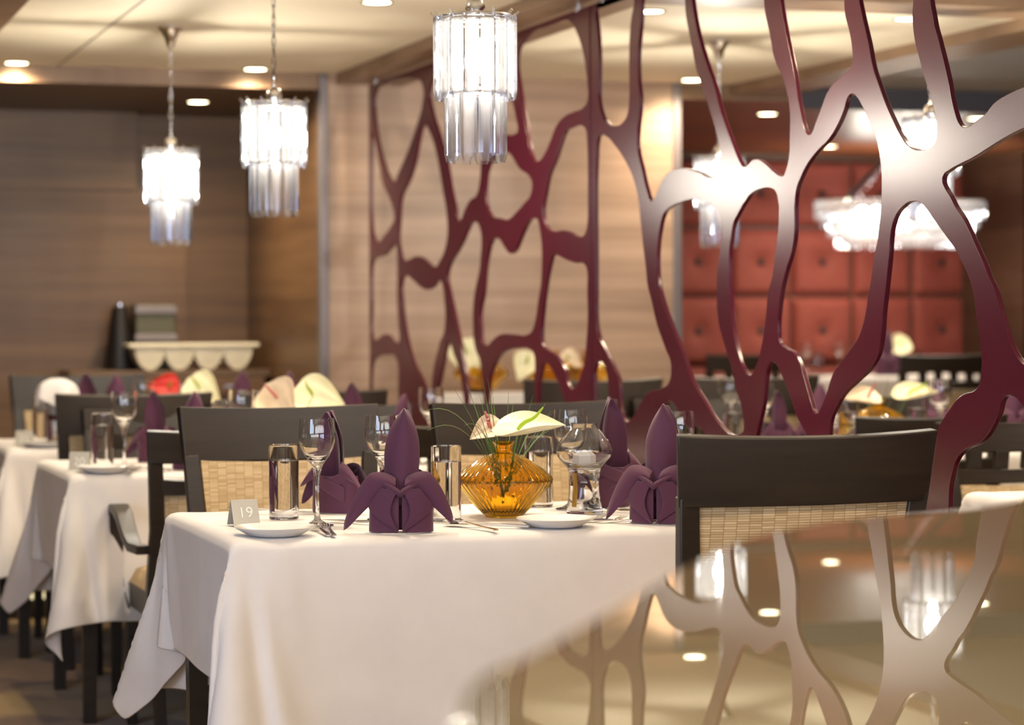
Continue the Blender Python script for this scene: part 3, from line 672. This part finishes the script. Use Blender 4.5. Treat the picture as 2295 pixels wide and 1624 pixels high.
table(3.10, 4.78, 'dining table beyond the screen at the right edge under cloth', 'white cloth of the near table beyond the screen, right edge')
table(3.00, 7.08, 'dining table beyond the screen carrying an amber vase', 'white cloth of the second table beyond the screen')
table(5.95-TW/2, 12.05, 'long dining table in the alcove under the upholstered wall', 'white cloth of the long alcove table under the upholstered wall', PLAT, sx=1.35)

# ------------------------------------------------------------------ tableware prototypes
def inner(prof, th): return [(max(.0004, r-th), z) for r, z in reversed(prof)]
def wine_glass():
    t = thing('wine_glass', (0, 0, 0), 0, '', 'glass', 'stemmed wine glasses')
    out = [(.001, 0), (.037, .0), (.037, .0015), (.02, .005), (.008, .014), (.0048, .03), (.0040, .06), (.0042, .085), (.0058, .105), (.0085, .122), (.013, .136)]
    bowl = [(.020, .146), (.029, .158), (.0365, .174), (.0410, .192), (.0418, .204), (.0412, .218), (.0398, .232), (.0388, .241)]
    inn = [(.0374, .241), (.0386, .230), (.0400, .216), (.0405, .203), (.0396, .191), (.0352, .174), (.0278, .160), (.017, .150), (.001, .146)]
    b = MB(); b.lathe(out+bowl+inn, 40, capb=True, capt=True); b.build('bowl_and_stem', M['glass'], t, 60)
    return t
def tumbler():
    t = thing('tumbler', (0, 0, 0), 0, '', 'glass', 'straight water tumblers')
    prof = [(.001, .004), (.024, .003), (.030, 0), (.0335, .0005), (.0345, .003), (.0345, .006), (.0345, .10), (.0355, .168), (.0355, .171), (.0350, .1722), (.0338, .1718), (.0335, .168), (.0330, .140), (.0330, .1355), (.030, .135), (.001, .135)]
    b = MB(); b.lathe(prof, 40, capb=True, capt=True); b.build('water_filled_glass', M['glass'], t, 18)
    return t
def amber_vase():
    t = thing('amber_vase', (0, 0, 0), 0, '', 'vase', 'ribbed amber glass vases')
    out = [(.001, 0), (.044, 0), (.047, .004), (.062, .020), (.082, .042), (.100, .062), (.1115, .078), (.1135, .086), (.110, .094), (.104, .099), (.088, .113), (.062, .131), (.036, .144), (.024, .150), (.0215, .158), (.0235, .168), (.0285, .176)]
    b = MB(); b.lathe(out+[(.0260, .176), (.0210, .167), (.0190, .158), (.0215, .149), (.034, .140), (.060, .127), (.086, .109), (.101, .096), (.1095, .086), (.108, .079), (.097, .064), (.079, .045), (.060, .025), (.044, .010), (.001, .008)], 144, rib=36, amp=.024, ribr=(.010, .142), capb=True, capt=True)
    b.build('ribbed_body', M['amber'], t, 50)
    return t
def oil_lamp():
    t = thing('table_lamp_glass', (0, 0, 0), 0, '', 'candle holder', 'glass candle lamps')
    out = [(.001, 0), (.043, 0), (.044, .003), (.040, .022), (.035, .055), (.0345, .075), (.037, .095), (.041, .108), (.052, .120), (.064, .134), (.0675, .148), (.063, .164), (.050, .184), (.036, .200), (.030, .208), (.0290, .213)]
    inn = [(.0278, .213), (.0288, .206), (.035, .197), (.049, .181), (.0615, .163), (.066, .148), (.0625, .135), (.050, .122), (.039, .112), (.001, .110)]
    b = MB(); b.lathe(out+inn, 48, capb=True, capt=True); b.build('glass_body', M['glass'], t, 60)
    b = MB(); b.lathe([(.001, 0), (.0275, 0), (.0275, .024), (.016, .034), (.001, .038)], 6); o = b.build('candle', M['candle'], t, False); o.location = (0, 0, .1125)
    return t
def napkin():
    b = MB(); th = .0022; sn, cs = math.sin, math.cos
    fy = lambda x, o=.004: -.036*math.sqrt(max(0, 1-(x/.074)**2))-o
    # wrapped base with the slit at the front (front = -Y)
    b.sheet(lambda u, v: ((.070-.003*v)*sn((u-.5)*2*PI*.985), (.036-.002*v)*cs((u-.5)*2*PI*.985), .098*v), 48, 8, th)
    for s in (-1, 1):      # front flaps beside an almond slit, edges running diagonally outwards
        def flap(u, v, s=s):
            i = .004+.017*sn(PI*v)**1.2; o = i+.052*min(1, v/.55)**1.0*(1-.25*max(0, v-.55)/.45); x = i+(o-i)*u
            return (s*x, fy(x, .006+.004*(1-u)), .001+.096*v)
        b.sheet(flap, 10, 14, th)
    # tall pointed leaf rising out of the collar
    def leaf(u, v, off=0.0, k=1.0, ln=0.0):
        q = 2*u-1; w = .0395*k*(1.0-.06*math.cos(v*PI))*max(0, 1-max(0, (v-.42)/.58)**2.1)
        return (q*w+.007*v**2+ln*v, -.020+.034*q*q*(1-.55*v)+.020*v+off, .078+.192*v-(.020*(1-abs(q))*(1-v)**2))
    b.sheet(leaf, 18, 20, th)
    b.sheet(lambda u, v: leaf(u, v*.98, .013, .93, .004), 14, 16, th)
    # drooping wings: broad petals that leave the collar, arch over and end in a point near the table
    for s, L, dz in ((-1, .116, .112), (1, .104, .098)):
        def wing(u, v, s=s, L=L, dz=dz):
            q = 2*u-1; ax = .010+L*v; az = .104+.022*sn(min(1, v*2.2)*PI/2)-dz*1.10*v**1.75
            hw = .026*(1-v)**.62*(.55+.9*min(1, v*3)) if v < 1 else 0
            tx, tz = L, -dz*1.1*1.75*v**.75; n_ = math.hypot(tx, tz); px, pz = -tz/n_, tx/n_
            return (s*(ax+px*q*hw), -.043+.030*v+.016*q*q*(1-v)+.010*(q > 0)*q, max(.004, az+pz*q*hw))
        b.sheet(wing, 10, 20, th)
        # crossing band on the back of the base
        b.sheet(lambda u, v, s=s: (s*(-.050+.104*u), .0385-.012*(2*u-1)**2+.002*s, .030+.055*u+.040*v*(1-.3*u)), 14, 4, th)
        b.sheet(lambda u, v, s=s: (s*(.036+.050*v+.010*v*v), .022-.006*v+.012*sn(u*PI), .112-.045*v*v+(u-.5)*.050*(1-v)**.7), 8, 10, th)
    # rolled collar where the leaf leaves the base, dipping to the middle
    for s in (-1, 1):
        b.sheet(lambda u, v, s=s: (s*.060*u, -.046+.030*u**1.4-.006*sn(v*PI), .086+.034*u**.9+.016*(v-.5)*(1-.4*u)), 12, 5, th)
    o = b.build('folded_napkin', M['napkin'], None, 55)
    ss = o.modifiers.new('smooth', 'SUBSURF'); ss.levels = ss.render_levels = 1
    o['category'] = 'napkin'; return o
def plate():
    b = MB(); b.lathe([(.001, .006), (.050, .006), (.060, .009), (.084, .019), (.088, .0205), (.0885, .0195), (.084, .016), (.060, .003), (.052, 0), (.001, 0)], 56)
    o = b.build('side_plate', M['porcelain'], None, 60); o['category'] = 'plate'; return o
def fork():
    b = MB(); pts = [(0, -.10, .004), (0, -.06, .005), (0, 0, .009), (0, .035, .007), (0, .05, .005)]; b.bar(pts, [.013, .009, .006, .007, .018], [.003]*5)
    for i in range(4): x = (-.0085+.0057*i); b.bar([(x*.9, .047, .005), (x, .07, .0035), (x, .098, .010)], [.0036, .0034, .002], .002)
    o = b.build('fork', M['silver'], None, 60, .0006); o['category'] = 'fork'; return o
def knife():
    b = MB(); b.bar([(0, -.11, .005), (0, -.05, .006), (0, .0, .005)], [.011, .010, .009], [.005, .006, .005]); b.bar([(0, .0, .005), (.001, .05, .005), (.003, .10, .004)], [.009, .015, .003], [.0025, .0022, .001])
    o = b.build('knife', M['silver'], None, 60, .0006); o['category'] = 'knife'; return o
def spoon():
    b = MB(); b.bar([(0, -.11, .004), (0, -.05, .006), (0, .02, .012), (0, .045, .010)], [.013, .009, .006, .008], .003)
    b.sheet(lambda u, v: ((2*u-1)*.0185*math.sqrt(max(.0001, 1-(2*v-1)**2))*1.0, .068+(2*v-1)*.029, .014-.011*(1-(2*u-1)**2)*(1-(2*v-1)**2)), 12, 14, .0012)
    o = b.build('spoon', M['silver'], None, 60); o['category'] = 'spoon'; return o
def card(num, rz, loc, label):
    t = thing('table_number_card', loc, rz, label, 'table number', 'folded silver number cards'); w, h, dp = .062, .057, .026
    for s, nm in ((-1, 'front_panel'), (1, 'rear_panel')):
        b = MB(); b.sheet(lambda u, v: ((u-.5)*w, s*dp*(1-v), h*v+.0005), 2, 2, .0016); b.build(nm, M['card'], t, False)
    cu = bpy.data.curves.new('num', 'FONT'); cu.body = num; cu.size = .036; cu.align_x = 'CENTER'; cu.align_y = 'CENTER'; cu.extrude = .0004; cu.offset = -.0003
    tmp = bpy.data.objects.new('tmp', cu); COL.objects.link(tmp); dg = bpy.context.evaluated_depsgraph_get()
    me = bpy.data.meshes.new_from_object(tmp.evaluated_get(dg)); bpy.data.objects.remove(tmp); me.materials.clear(); me.materials.append(M['card_num'])
    o = bpy.data.objects.new('numeral', me); COL.objects.link(o); o.parent = t; o.location = (0, -dp*.5-.0016, h*.5); o.rotation_euler = (PI/2-math.atan2(dp, h), 0, 0)
    return t
PROT = dict(wine=wine_glass(), tumbler=tumbler(), vase=amber_vase(), lamp=oil_lamp(), napkin=napkin(), plate=plate(), fork=fork(), knife=knife(), spoon=spoon())
USED = set(); GROUPS = dict(napkin='folded plum napkins', plate='white side plates', fork='silver forks', knife='silver knives', spoon='silver spoons')
def put(kind, p, rz, label, scale=1):
    r = PROT[kind]; g = GROUPS.get(kind)
    p = Vector(p)
    if kind not in USED:
        USED.add(kind); r.location = p; r.rotation_euler.z = rz; r.scale = (scale,)*3; r['label'] = label
        if g: r['group'] = g
        return r
    if r.type == 'MESH':
        c = r.copy(); COL.objects.link(c); c.location = p; c.rotation_euler = (0, 0, rz); c.scale = (scale,)*3; c['label'] = label; c['group'] = g; return c
    return dup(r, p, rz, label, None, scale)
CAMZ = -TH   # turn that faces the camera
def T(x, Y, z=TTOP):      # a point on a table top seen at pixel column x, at room depth Y
    p = onY(x, 1100, Y); return Vector((p.x, p.y, z))

# --- table 19
put('napkin', T(899, 4.985), CAMZ, 'folded plum napkin at the near left of table 19, pointed leaf facing viewer')
put('napkin', T(1478, 4.985), CAMZ-.35, 'folded plum napkin at near right of table 19 against the dark chair')
put('napkin', T(752, 5.52), CAMZ+PI-.55, 'folded plum napkin behind the wine glass on table 19, seen from behind', 0.91)
put('napkin', T(1368, 5.46), CAMZ+PI+.5, 'folded plum napkin behind the glass candle lamp on table 19')
put('wine', T(711, 5.20), 0, 'tall clear wine glass standing left on table 19')
put('wine', T(858, 5.30), .4, 'wine glass half hidden behind the near left napkin of table 19')
put('wine', T(1279, 5.42), .8, 'wine glass behind the candle lamp on table 19')
put('wine', T(1518, 5.25), .1, 'wine glass behind the near right napkin on table 19')
put('tumbler', T(636, 5.40), 0, 'water tumbler beside the number 19 card')
put('tumbler', T(1000, 5.22), .3, 'water tumbler left of the amber vase on table 19')
put('tumbler', T(1208, 5.52), .6, 'water tumbler right of the amber vase on table 19')
vase19 = put('vase', T(1129, 5.28), .1, 'amber ribbed glass vase in the middle of table 19')
put('lamp', T(1310, 5.30), CAMZ, 'clear glass candle lamp with white candle on table 19')
p = T(1288, 5.25)
o = MB().tube([(0, 0, .015), (.002, 0, .06), (0, 0, .098)], .0055, 10).build('oil_stem', M['brass_wick'], PROT['lamp']); o.location = (-.021, -.012, 0)
put('plate', T(616, 5.00), 0, 'white side plate at the near left corner of table 19')
put('plate', T(1245, 4.985), 0, 'white side plate in front of the amber vase on table 19')
card('19', .10, T(546, 5.27), 'folded silver card numbered 19 at the left of table 19')
put('fork', T(738, 5.02, TTOP), -.15, 'fork right of the near left plate on table 19')
put('fork', T(716, 5.04, TTOP), -.05, 'outer fork right of the near left plate on table 19')
put('knife', T(800, 5.22), .7, 'knife lying behind the near left napkin on table 19')
put('spoon', T(1052, 5.02), .25, 'large spoon right of the near left napkin on table 19')
put('knife', T(1082, 5.03), .9, 'knife right of the near left napkin on table 19')
put('fork', T(1300, 5.04), -.9, 'fork beside the plate before the candle lamp')
put('fork', T(1335, 5.03), -1.1, 'second fork beside the plate before the candle lamp')
put('knife', T(1400, 5.02), 1.0, 'knife under the near right napkin of table 19')
put('knife', T(1390, 5.30), .6, 'knife behind the near right napkin on table 19')
put('spoon', T(600, 5.55), 1.2, 'spoon lying behind the number 19 card')
# --- table 20
put('napkin', T(432, 7.20), CAMZ, 'larger folded plum napkin on table 20 left of the brown chair rail', 0.89)
put('napkin', T(350, 7.62), CAMZ+PI, 'folded plum napkin on table 20 right of its wine glass', 0.85)
put('napkin', T(795, 7.66), CAMZ+PI, 'folded plum napkin on table 20 before the black chair at far right', 0.92)
put('napkin', T(908, 7.20), CAMZ+.7, 'folded plum napkin on table 20 above the near left napkin', 0.82)
put('wine', T(279, 7.26), 0, 'wine glass at the left end of table 20')
put('wine', T(541, 7.25), 0, 'wine glass on table 20 left of the cream anthuriums')
put('wine', T(967, 7.22), 0, 'wine glass at the right of table 20, before the pale draped sideboard')
put('tumbler', T(230, 7.34), 0, 'water tumbler behind the number 20 card')
put('lamp', T(500, 7.45), 0, 'glass candle lamp on table 20, mostly hidden', .95)
put('lamp', T(750, 7.45), 0, 'glass candle lamp on table 20 right of the anthuriums', .9)
put('plate', T(237, 7.17), 0, 'white side plate at the near left corner of table 20')
put('fork', T(300, 7.18), -.3, 'fork at the left end of table 20')
put('knife', T(330, 7.24), .5, 'knife at the left end of table 20')
put('vase', T(650, 7.45), 0, 'amber vase of table 20 hidden by the dark chair')
card('20', -.25, T(179, 7.28), 'folded silver card numbered 20 on table 20')
# --- table 21
put('tumbler', T(95, 8.78), 0, 'water tumbler on the third table at the left edge')
put('plate', T(110, 8.62), 0, 'white side plate on the third table at the left edge')
put('napkin', T(200, 8.85), CAMZ+PI, 'folded plum napkin on the third table, left of two', .96)
put('napkin', T(256, 8.72), CAMZ, 'folded plum napkin on the third table, right of two', .96)
put('napkin', T(540, 9.10), CAMZ, 'folded plum napkin on the third table left of the anthuriums', .95)
put('napkin', T(645, 8.90), CAMZ, 'folded plum napkin on the third table behind the anthuriums', .95)
put('wine', T(322, 8.70), 0, 'wine glass on the third table right of two napkins')
card('21', -.25, T(55, 8.70), 'folded silver card numbered 21 on the third table')
put('vase', T(455, 8.80), 0, 'amber vase on the third table hidden by the black chair rail')
# draped bottle
db = thing('draped_bottle', T(128, 8.66), 0, 'bottle wrapped in a white napkin with a dark ribbon on third table', 'bottle')
b = MB(); b.lathe([(.001, 0), (.034, 0), (.036, .01), (.034, .10), (.022, .16), (.018, .20), (.020, .205), (.001, .21)], 24); b.build('bottle', M['glass'], db)
b = MB(); b.sheet(lambda u, v: (((.020+.052*math.sin(min(1, v*1.15)*PI/2))*(1+.18*math.sin(5*u*2*PI+1)*v))*math.cos(u*2*PI), ((.018+.035*v)*(1+.15*math.sin(4*u*2*PI)*v))*math.sin(u*2*PI), .245-.030*v-.055*v**3*(1+.3*math.sin(3*u*2*PI))), 40, 12, .002)
b.sheet(lambda u, v: ((.026-.012*v+.004*math.sin(7*u*2*PI))*math.cos(u*2*PI)+.01*v, (.024-.008*v)*math.sin(u*2*PI), .235-.20*v), 30, 8, .002)
b.build('white_napkin', M['cloth'], db, 60)
b = MB(); b.lathe([(.031, .095), (.033, .105), (.031, .115)], 20); b.box((.03, -.02, .10), (.02, .008, .03)); b.build('ribbon', M['maroon'], db)
# --- right side tables
put('vase', T(1968, 7.35), 0, 'amber vase beyond the screen above the dark foreground chair')
put('tumbler', T(1902, 7.30), 0, 'water tumbler left of the amber vase beyond the screen')
put('tumbler', T(2056, 7.45), 0, 'water tumbler right of the amber vase beyond the screen')
put('tumbler', T(1645, 7.38), 0, 'water tumbler beyond the screen before a brown chair back')
put('wine', T(2107, 7.30), 0, 'wine glass beyond the screen right of the amber vase')
put('wine', T(1636, 7.80), 0, 'wine glass beyond the screen above a tumbler')
put('wine', T(1712, 7.30), 0, 'wine glass beyond the screen cut by a burgundy rib')
put('napkin', T(1742, 7.32), CAMZ+PI+.4, 'folded plum napkin beyond the screen beside a narrow glass', 0.78)
put('napkin', T(1838, 7.72), CAMZ, 'folded plum napkin beyond the screen in a pointed opening', 0.82)
put('napkin', T(2104, 7.78), CAMZ, 'folded plum napkin tip behind the wine glass beyond the screen', 0.85)
put('napkin', T(2275, 7.40), CAMZ, 'folded plum napkin at the right edge beyond the screen')
put('lamp', T(1875, 7.45), 0, 'glass candle lamp left of the tumbler beyond the screen', .8)
AZ = TTOP+PLAT
put('wine', T(1810, 12.5, AZ), 0, 'wine glass on the alcove table, left of two', .85)
put('wine', T(1882, 12.6, AZ), 0, 'wine glass on the alcove table, right of two', .85)
put('tumbler', T(1835, 12.45, AZ), 0, 'tumbler on the alcove table left of the wide rib', .8)
put('tumbler', T(1795, 12.65, AZ), 0, 'tumbler on the alcove table beside the wine glass', .8)
put('napkin', T(1990, 12.45, AZ), CAMZ, 'folded plum napkin on the alcove table before terracotta panels')
put('vase', T(2040, 12.75, AZ), 0, 'amber vase on the alcove table behind the black chair')

# ------------------------------------------------------------------ flowers
def anthurium(base, head, size, nrm, mat_, smat, label, tipdir=None, spad=None, group='anthurium blooms'):
    base, head = Vector(base), Vector(head); t = thing('anthurium', base, 0, label, 'flower', group)
    n = Vector(nrm).normalized(); tip = Vector(tipdir if tipdir else (0, 0, -1)); tip = (tip-n*tip.dot(n)).normalized(); side = tip.cross(n)
    L = size; Wd = size*.46; hl = head-base
    def f(u, v):
        q = 2*u-1; s_ = v; wdt = Wd*(math.sin(min(1, s_*1.02)**.62*PI))**.85*(1.08-.35*s_) if 0 < s_ < 1 else 0
        x = q*wdt; y = (s_-.28)*L-.05*L*math.cos(q*PI/2)*(1-s_)*2.0*(1 if s_ < .2 else .0)-abs(q)*.10*L*(1-s_)
        cup = .16*L*(q*q)*math.sin(s_*PI)+.10*L*(s_-.3)**2*2-.02*L*math.cos(q*9)*math.sin(s_*PI)
        return hl+tip*y+side*x+n*cup
    b = MB(); b.sheet(f, 16, 20, .0016); b.build('spathe', M[mat_], t, 70)
    sd = Vector(spad) if spad else (n*.8-tip*.3); sd = sd.normalized(); c0_ = hl+n*.004
    b = MB(); b.tube([c0_+sd*(L*.5*k/7)+n*.004*math.sin(k) for k in range(8)], [.0042, .0050, .0052, .0050, .0046, .0040, .0032, .0016], 10); b.build('spadix', M[smat], t)
    mid = hl*.55+Vector((0, 0, -.01)); b = MB(); b.tube([(0, 0, 0), mid*.5+Vector((0, 0, .01)), mid, hl-n*.003], .0026, 8); b.build('stem', M['green'], t)
    return t
vb = Vector(vase19.location)+Vector((0, 0, .03))
cr = Vector((math.cos(TH), -math.sin(TH), 0)); cf = Vector((math.sin(TH), math.cos(TH), 0)); uz = Vector((0, 0, 1))
h1 = onY(1160, 966, 5.20)
anthurium(vb, h1, .155, -cf*.30+uz*.95-cr*.02, 'spathe', 'spadix_y', 'large cream anthurium with lime spadix over the amber vase', cr*1.0-uz*.18, cr*.75+uz*.62-cf*.1)
h2 = onY(1100, 960, 5.30)
anthurium(vb+cr*-.006, h2, .078, -cf*.7+uz*.45-cr*.2, 'spathe_pink', 'spadix_p', 'small pink-tinged anthurium with red spadix left in the amber vase', -cr*.8-uz*.55, -cr*.30+uz*.95)
def grass(base, tips, label, name='bear_grass'):
    b = MB(); base = Vector(base)
    for tx, hm in tips:
        tx = Vector(tx)-base; mid = tx*.45+uz*(hm)
        pts = []
        for k in range(11):
            s_ = k/10; pts.append((mid*2*s_*(1-s_)+tx*s_*s_) if True else 0)
        b.tube(pts, [.0011]*8+[.0009, .0006, .0003], 4, .5)
    o = b.build(name, M['green'], None, 60); o.location = base
    return tag(o, label, 'grass', 'tufts of bear grass')
tp_ = []
for x, y, Y, hm in [(1018,872,5.2,.05),(1045,858,5.35,.02),(1081,846,5.3,.0),(1093,846,5.25,0),(1140,878,5.3,0),(1195,885,5.3,.0),(958,965,5.2,.15),(945,925,5.3,.17),(1040,954,5.1,.13),(1075,884,5.35,.0),(1210,928,5.3,.04),(1236,920,5.25,.04),(1265,938,5.35,.08),(1240,922,5.2,.03),(1222,905,5.4,.05),(1070,910,5.2,.02),(1105,890,5.4,.0),(1150,905,5.4,.01),(1245,960,5.4,.08),(1060,940,5.2,.08)]:
    tp_.append((onY(x, y, Y), hm))
grass(Vector(vase19.location)+uz*.04, tp_, 'thin green bear grass fanning out of the amber vase on table 19')
v20 = Vector(T(650, 7.45))+uz*.03
anthurium(v20-cr*.01, onY(622, 892, 7.35), .16, -cf*.8+uz*.3-cr*.2, 'spathe_pink', 'spadix_p', 'pink-edged anthurium on table 20 above the dark chair rail, left', uz*-.55+cr*.45)
anthurium(v20+cr*.01, onY(700, 886, 7.40), .155, -cf*.8+uz*.45+cr*.1, 'spathe', 'spadix_y', 'cream anthurium on table 20 above the dark chair rail, right', cr*.9-uz*.35)
grass(v20, [(onY(x, y, 7.4), h) for x, y, h in ((600,872,.02),(655,845,0),(650,862,0),(700,905,.08),(620,900,.06),(730,870,.05))], 'thin bear grass between the anthuriums on table 20')
v21 = Vector(T(455, 8.80))+uz*.03
anthurium(v21, onY(447, 870, 8.75), .155, -cf*.8+uz*.35, 'spathe', 'spadix_y', 'cream anthurium drooping over the black chair rail at table 21', cr*.75-uz*.65)
anthurium(v21-cr*.01, onY(378, 866, 8.8), .11, -cf*.9+uz*.3, 'spathe_red', 'spadix_y', 'red anthurium on the third table, blurred', -cr*.9)
v22 = Vector(T(1968, 7.35))+uz*.03
anthurium(v22-cr*.01, onY(1945, 893, 7.3), .12, -cf*.5+uz*.8, 'spathe_pink', 'spadix_p', 'pale pink anthurium left in the vase beyond the screen', -cr*.9-uz*.4)
anthurium(v22+cr*.01, onY(2035, 886, 7.35), .15, -cf*.35+uz*.85, 'spathe', 'spadix_y', 'cream anthurium reaching right from the vase beyond the screen', cr*1-uz*.12, cr*.8+uz*.5)
grass(v22, [(onY(x, y, 7.35), h) for x, y, h in ((1960,845,0),(1992,838,0),(1940,860,.02),(2010,860,.02),(2060,850,.03))], 'thin bear grass in the amber vase beyond the screen')
va = Vector(T(2040, 12.75, AZ))+uz*.03
anthurium(va, onY(2018, 772, 12.7), .15, -cf*.9+uz*.2, 'spathe', 'spadix_y', 'pale anthurium in the alcove before the terracotta panels', -cr*.5-uz*.5)

# ------------------------------------------------------------------ draped sideboard with amber vases behind the screen
sx0, sx1, sy0, sy1, sz = 2.80, 3.95, 9.45, 9.70, .895
sb = thing('draped_sideboard', ((sx0+sx1)/2, (sy0+sy1)/2, 0), 0, 'white-draped sideboard before the pale wall carrying amber vases', 'sideboard')
b = MB(); b.box((0, 0, sz-.02), (sx1-sx0, sy1-sy0, .03)); b.build('top', M['cloth'], sb, False, .004)
b = MB(); n = 60
def skirt(u, v):
    per = 2*(sx1-sx0)+2*(sy1-sy0); s_ = u*per; hx, hy = (sx1-sx0)/2, (sy1-sy0)/2
    if s_ < 2*hx: q = (-hx+s_, -hy)
    elif s_ < 2*hx+2*hy: q = (hx, -hy+(s_-2*hx))
    elif s_ < 4*hx+2*hy: q = (hx-(s_-2*hx-2*hy), hy)
    else: q = (-hx, hy-(s_-4*hx-2*hy))
    k = 1+.008*math.sin(s_*40)*(1-v); return (q[0]*k, q[1]*(1+.05*math.sin(s_*40)*(1-v)), .02+(sz-.04)*v)
b.grid(skirt, 160, 6); b.build('skirt', M['cloth'], sb, 60)
fl = [(1078, 9.55, 1045, 792, 'spathe', 'white anthurium leaning left over the draped sideboard', .17, -uz*.8+cr*.3), (1240, 9.55, 1180, 812, 'spathe', 'cream anthurium in the middle of the draped sideboard', .13, -cr*.3-uz*.7),
      (1320, 9.58, 1275, 803, 'spathe_pink', 'pink-tipped anthurium above the draped sideboard, right of middle', .10, cr*.6-uz*.4), (1320, 9.58, 1340, 822, 'spathe', 'small cream anthurium at the right end of the sideboard', .10, cr*.4-uz*.8)]
vs_ = {}
for vx, vy, hx_, hy_, ml, lab, sz_, td in fl:
    if vx not in vs_:
        q = T(vx, vy, sz-.005); vs_[vx] = q
        put('vase', q, 0, 'amber vase on the draped sideboard, %s' % ('left end' if vx < 1100 else 'middle' if vx < 1300 else 'right end'))
    anthurium(vs_[vx]+uz*.03, onY(hx_, hy_, vy-.04), sz_, -cf*.9+uz*.2, ml, 'spadix_y', lab, td)
anthurium(Vector((3.98, 9.5, sz))+uz*0, onY(1478, 852, 9.5), .09, -cf*.9+uz*.2, 'spathe', 'spadix_y', 'small white anthurium against the pale wall right of the screen joint', -uz) if False else None

# ------------------------------------------------------------------ sideboard with coffee things in the far left recess
cz = .965
sd = thing('wooden_sideboard', (1.95, 11.17, PLAT), 0, 'brown wooden sideboard under the cream scalloped bin in the far recess', 'sideboard')
b = MB(); b.box((0, 0, cz-PLAT-.015), (.94, .40, .03)); b.build('top', M['counter_wood'], sd, False, .002)
b = MB(); b.box((0, .01, (cz-PLAT-.03)/2), (.90, .36, cz-PLAT-.03)); b.build('body', M['counter_wood'], sd, False)
for i in (-1, 0, 1):
    b = MB(); b.box((i*.30, -.19, .42), (.28, .018, .60)); dd = b.build('door', M['wall_brown'], sd, False, .002)
    b = MB(); b.box((i*.30+.11, -.204, .62), (.012, .012, .10)); b.build('handle', M['chrome'], dd, False)
    b = MB(); b.box((i*.30, -.19, .79), (.28, .018, .08)); dr = b.build('drawer', M['wall_brown'], sd, False, .002)
    b = MB(); b.box((i*.30, -.204, .79), (.10, .012, .012)); b.build('handle', M['chrome'], dr, False)
p0 = onY(302, 800, 11.05); p1 = onY(563, 800, 11.05); wbin = p1.x-p0.x
bn = thing('scalloped_bin', ((p0.x+p1.x)/2, 11.10, cz), 0, 'cream scalloped four-bowl bin on the far wooden sideboard', 'bin')
b = MB(); b.box((0, 0, .117), (wbin*1.12, .18, .018)); b.build('rim', M['white_plastic'], bn, False, .006)
for i in range(4):
    b = MB(); r = wbin/8
    b.sheet(lambda u, v: (r*.99*math.cos(PI+u*PI), (v-.5)*.15*(1-.15*math.sin(u*PI)), .110+.106*math.sin(PI+u*PI)*1.0), 24, 4, .004)
    for yy in (-.072, .072):
        b.grid(lambda u, v, yy=yy: (r*.99*math.cos(PI+u*PI)*v, yy-.012*v*0-math.copysign(.010*v, yy), .110+.106*math.sin(PI+u*PI)*v), 24, 4)
    o = b.build('bowl', M['white_plastic'], bn, 50); o.location = (-wbin/2+r*(2*i+1), 0, 0)
pm = onY(350, 730, 11.2)
cm = thing('coffee_machine', (pm.x, 11.29, cz), 0, 'steel coffee machine standing behind the scalloped bin', 'coffee machine')
b = MB(); b.box((0, 0, .155), (.19, .16, .31)); b.build('body', M['machine'], cm, False, .008)
b = MB(); b.box((0, -.085, .285), (.20, .02, .035)); b.build('top_band', M['metal_trim'], cm, False, .003)
b = MB(); b.box((0, -.085, .155), (.20, .02, .03)); b.build('middle_band', M['metal_trim'], cm, False, .003)
bo = thing('dark_urn', (pm.x-.16, 11.27, cz), 0, 'dark tapering urn left of the steel coffee machine', 'urn')
b = MB(); b.lathe([(.001, 0), (.075, 0), (.07, .05), (.055, .18), (.04, .28), (.035, .30), (.001, .305)], 24); b.build('body', M['black'], bo)
b = MB(); b.lathe([(.001, .02), (.012, .012), (.012, 0)], 12); b.build('lid_knob', M['chrome'], bo).location = (0, 0, .303)
